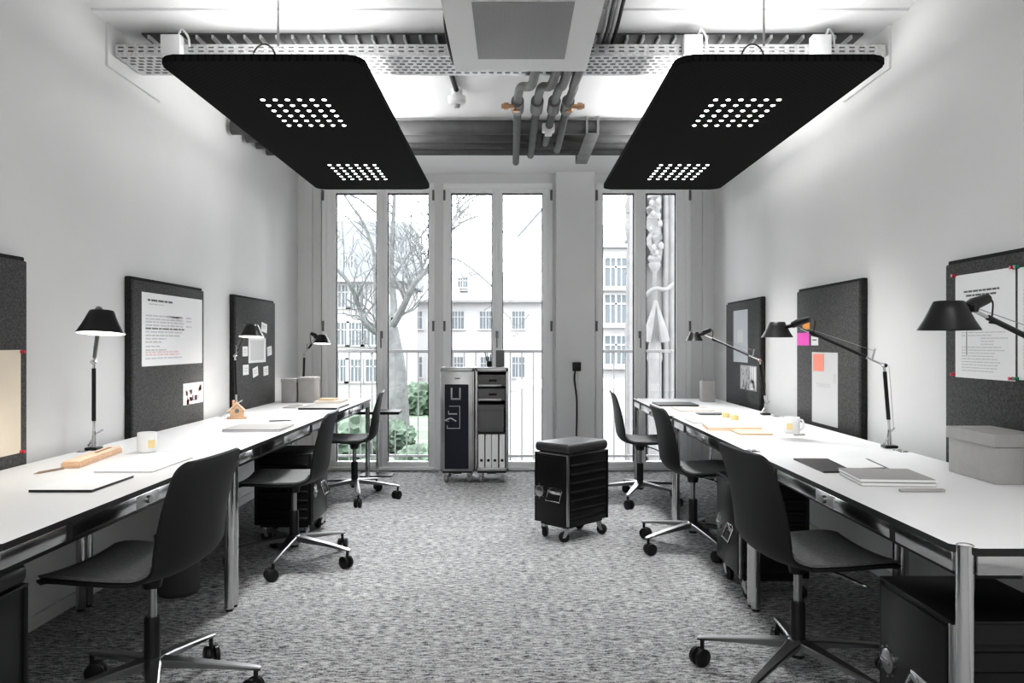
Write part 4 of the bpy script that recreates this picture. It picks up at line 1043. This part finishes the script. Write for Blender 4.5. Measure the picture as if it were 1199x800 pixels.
# carved stone pier outside the right window
d = 13.0
t = thing('stone_pier', 'carved gothic stone pier close outside the right window', 'stone pier', (hp(774, d), d, GZ)); o_x = hp(774, d)
HX = lambda px: hp(px, d) - o_x; W = lambda py: hz_(py, d) - GZ
bm = B(); box2(bm, (HX(752), .35, 0), (HX(815), 1.4, W(150))); obj('wall', bm, STONE, t, smooth=False)
for px_, r in ((757.5, .045), (783.5, .05), (787.5, .03), (791, .06), (796, .05)):
    bm = B(); tube(bm, [(HX(px_), .30, 0), (HX(px_), .30, W(150))], r, 12); obj('moulding', bm, STONE, t)
def stack(cx, prof, wob=0):
    b_ = B(); lathe(b_, prof, 10, (HX(cx), .18, 0))
    if wob:
        rr = random.Random(int(cx))
        for v in b_.verts: v.co += Vector((rr.uniform(-wob, wob), rr.uniform(-wob, wob), rr.uniform(-wob, wob)))
    return b_
px_m = d / F
bm = stack(769, [(0, W(372)), (2.6 * px_m, W(372)), (2.6 * px_m, W(318)), (4 * px_m, W(316)), (7 * px_m, W(311)), (7.5 * px_m, W(308)), (6 * px_m, W(306)), (8.5 * px_m, W(302)), (7 * px_m, W(298)), (0, W(298))]); obj('shaft', bm, STONE, t)
bm = stack(768, [(0, W(300)), (7 * px_m, W(300)), (8.8 * px_m, W(292)), (6 * px_m, W(285)), (8 * px_m, W(278)), (5 * px_m, W(270)), (6.5 * px_m, W(262)), (8.5 * px_m, W(256)), (6 * px_m, W(248)), (8 * px_m, W(242)), (5 * px_m, W(236)), (7.5 * px_m, W(230)), (6 * px_m, W(224)), (8 * px_m, W(216)), (5 * px_m, W(200)), (0, W(190))], .05); obj('carved_figure', bm, STONE, t, ang=20)
for k, (cx, cy, sc) in enumerate(((763, 238, 3), (771, 236, 3.2), (765, 250, 2.6), (773, 262, 3), (766, 290, 3), (774, 288, 3.4), (769, 296, 2.5), (762, 268, 2.2))):
    bm = B(); bmesh.ops.create_icosphere(bm, subdivisions=2, radius=sc * px_m)
    for v in bm.verts: v.co = Vector((v.co.x, v.co.y * .8, v.co.z * 1.5)) + Vector((HX(cx), .0, W(cy)))
    obj('leaf_boss', bm, STONE, t)
bm = B(); tube(bm, smooth_path([(HX(756), .1, W(347)), (HX(763), .0, W(340)), (HX(770), .0, W(338)), (HX(780), .0, W(339)), (HX(787), .05, W(334)), (HX(793), .15, W(330))]), .035, 10); obj('arch_moulding', bm, STONE, t)
for s in (-1, 1):
    bm = B(); tube(bm, [(HX(768), .0, W(352)), (HX(768 + s * 6), .0, W(378)), (HX(768 + s * 11), .02, W(400))], [.02, .06, .085], 8); obj('gable_edge', bm, STONE, t)
bm = B(); lathe(bm, [(0, 0), (8 * px_m, 0), (8 * px_m, W(425)), (9.5 * px_m, W(420)), (7 * px_m, W(402)), (4 * px_m, W(380)), (3 * px_m, W(366)), (0, W(360))], 8, (HX(769), .18, 0)); obj('niche_base', bm, STONE, t, ang=20)
d = 17.0
t = thing('stone_pinnacle', 'slim carved stone pinnacle left of the carved pier', 'stone pinnacle', (hp(737, d), d, GZ)); W = lambda py: hz_(py, d) - GZ; px_m = d / F
bm = B(); lathe(bm, [(0, 0), (5 * px_m, 0), (5 * px_m, W(400)), (6 * px_m, W(390)), (4 * px_m, W(372)), (4.5 * px_m, W(335)), (3.4 * px_m, W(325)), (4.6 * px_m, W(300)), (3 * px_m, W(290)), (5 * px_m, W(268)), (4 * px_m, W(255)), (6 * px_m, W(240)), (3.4 * px_m, W(225)), (1 * px_m, W(180)), (0, W(178))], 8)
rr = random.Random(3)
for v in bm.verts:
    if v.co.z > W(330): v.co += Vector((rr.uniform(-.03, .03), rr.uniform(-.03, .03), rr.uniform(-.05, .05)))
obj('carved_shaft', bm, STONE, t, ang=20)
bm = B()
for k in range(9):
    a = k * 2.4; zz = W(330) + k * (W(225) - W(330)) / 9
    bmesh.ops.create_icosphere(bm, subdivisions=1, radius=.045, matrix=Matrix.Translation((.075 * math.cos(a), .075 * math.sin(a), zz)))
obj('crockets', bm, STONE, t)

# bare plane tree
TD = 40.0
def tp(px, py, dd=0.0): return Vector((hp(px, TD + dd), dd, hz_(py, TD + dd) - GZ))
t = thing('bare_tree', 'bare pale barked tree behind the left windows', 'tree', (0, TD, GZ + .05))
bm = B(); tube(bm, smooth_path([tp(466, 504), tp(465, 470), tp(463, 430), tp(459, 402), tp(457, 385)]), [.62 - .22 * k / 32 for k in range(33)], 14); obj('trunk', bm, BARK, t)
bm = B(); rt = random.Random(11)
def limb(pts, r0, r1, depth=0):
    if depth == 0: r0, r1 = r0 * .85, r1 * 1.1
    q = smooth_path(pts, 6); n = len(q); rs = [r0 + (r1 - r0) * k / (n - 1) for k in range(n)]
    tube(bm, q, rs, 7, caps=False)
    if depth < 3:
        for k in range(3 if depth else 2, n, (1, 2, 4)[depth]):
            if rt.random() < (.42, .6, .6)[depth]:
                dr = (q[min(k + 1, n - 1)] - q[k - 1]).normalized(); a = rt.uniform(.5, 1.1) * rt.choice((-1, 1))
                nd = (Matrix.Rotation(a, 3, 'Y') @ dr); nd = (nd + Vector((0, rt.uniform(-.5, .5), .28))).normalized()
                L = rt.uniform(.6, 1.4) * (1.9, 1.2, .8)[depth]
                m = q[k] + nd * L * .5 + Vector((rt.uniform(-.2, .2), 0, rt.uniform(-.1, .2)))
                limb([q[k], m, q[k] + nd * L + Vector((rt.uniform(-.3, .3), rt.uniform(-.2, .2), rt.uniform(-.1, .5)))], min(.06, rs[k] * .5), max(.02, r1 * .4), depth + 1)
limb([tp(457, 388), tp(461, 360, 1), tp(458, 320, 1), tp(460, 270, .5), tp(462, 225, 0), tp(462, 190)], .26, .05)
limb([tp(458, 386), tp(470, 365, -1), tp(484, 335, -2), tp(503, 312, -2), tp(525, 270, -2), tp(550, 240, -1)], .24, .05)
limb([tp(460, 375), tp(480, 345, 2), tp(497, 310, 2), tp(512, 270, 2), tp(530, 225, 2)], .14, .04)
limb([tp(457, 388), tp(444, 392, 0), tp(428, 380, -1), tp(421, 362, -1), tp(410, 335, -2), tp(393, 315, -2), tp(375, 300, -1)], .22, .06)
limb([tp(447, 392), tp(440, 360, 1), tp(438, 300, 2), tp(425, 262, 2), tp(410, 240, 2), tp(398, 220, 2)], .16, .04)
limb([tp(459, 330, 1), tp(478, 300, 1), tp(505, 262, 1), tp(540, 236, 1)], .08, .025)
limb([tp(440, 250, 2), tp(420, 234, 1), tp(400, 226, 0)], .07, .03)
limb([tp(503, 312, -2), tp(530, 304, -1), tp(555, 318, 0), tp(585, 345, 0)], .07, .03)
limb([tp(512, 290, 1), tp(540, 262, 1), tp(575, 250, 0)], .07, .03)
limb([tp(525, 270, -2), tp(545, 238, -1), tp(580, 222, 0)], .07, .03)
obj('branches', bm, BARK, t)
# bushes
rb = random.Random(4)
for k, (px_, py_, dd, rr_, lb) in enumerate(((460, 470, 33, .9, 'round green bush at the foot of the bare tree'), (405, 520, 30, 1.3, 'low bush at the left of the lawn'), (440, 538, 22, .9, 'bush close below the left window'), (488, 480, 50, 1.4, 'pale bush in front of the white house'), (490, 545, 26, .8, 'low bush right of the bush below the left window'))):
    bm = B(); bmesh.ops.create_icosphere(bm, subdivisions=4, radius=rr_)
    for v in bm.verts: v.co = v.co * (1 + rb.uniform(-.16, .16)); v.co.z = max(v.co.z * .8, -.6 * rr_)
    tag(obj('bush', bm, HEDGE, loc=(hp(px_, dd), dd, GZ + .05 + .62 * rr_)), lb, 'bush', 'bushes outside')

# ------------------------------------------------------------------ lights, world, camera
w = bpy.data.worlds.new('sky'); S.world = w; w.use_nodes = True
bg = w.node_tree.nodes['Background']; bg.inputs['Color'].default_value = (0.95, 0.975, 1.0, 1); bg.inputs['Strength'].default_value = 8.0
def area(name, loc, rot, sx, sy, e, col=(1, 1, 1)):
    A = bpy.data.lights.new(name, 'AREA'); A.shape = 'RECTANGLE'; A.size = sx; A.size_y = sy; A.energy = e; A.color = col
    o = bpy.data.objects.new(name, A); C.objects.link(o); o.location = loc; o.rotation_euler = rot
    return o
area('room_fill_light', (0, .2, ZC - .05), (0, 0, 0), 2.6, 1.6, 66)  # this and the next: unseen overhead fill, added to brighten the room
area('room_fill_light', (0, -1.4, ZC - .05), (0, 0, 0), 2.6, 1.0, 16)
for x, wd in ((bx(447), 1.0), (bx(582), 1.0), (bx(749), .75)):
    area('window_portal', (x, YB + .14, 1.45), (-PI / 2, 0, 0), wd, 2.6, 1).data.cycles.is_portal = True

cam = bpy.data.cameras.new('camera'); co = bpy.data.objects.new('camera', cam); C.objects.link(co)
co.location = (0, 0, EYE); co.rotation_euler = (PI / 2, 0, 0)
cam.sensor_width = 36; cam.lens = F / 1199 * 36; cam.shift_y = (HZ - 400) / 1199; cam.clip_end = 400; cam.clip_start = .05
S.camera = co
S.view_settings.view_transform = 'Standard'; S.view_settings.look = 'None'; S.view_settings.exposure = 0.40; S.view_settings.gamma = 1
vs = S.view_settings; vs.use_curve_mapping = True
cv = vs.curve_mapping.curves[3]; cv.points.new(.045, .026); cv.points.new(.22, .21)
vs.curve_mapping.update()
S.cycles.use_denoising = True
S.cycles.max_bounces = 8; S.cycles.transparent_max_bounces = 16
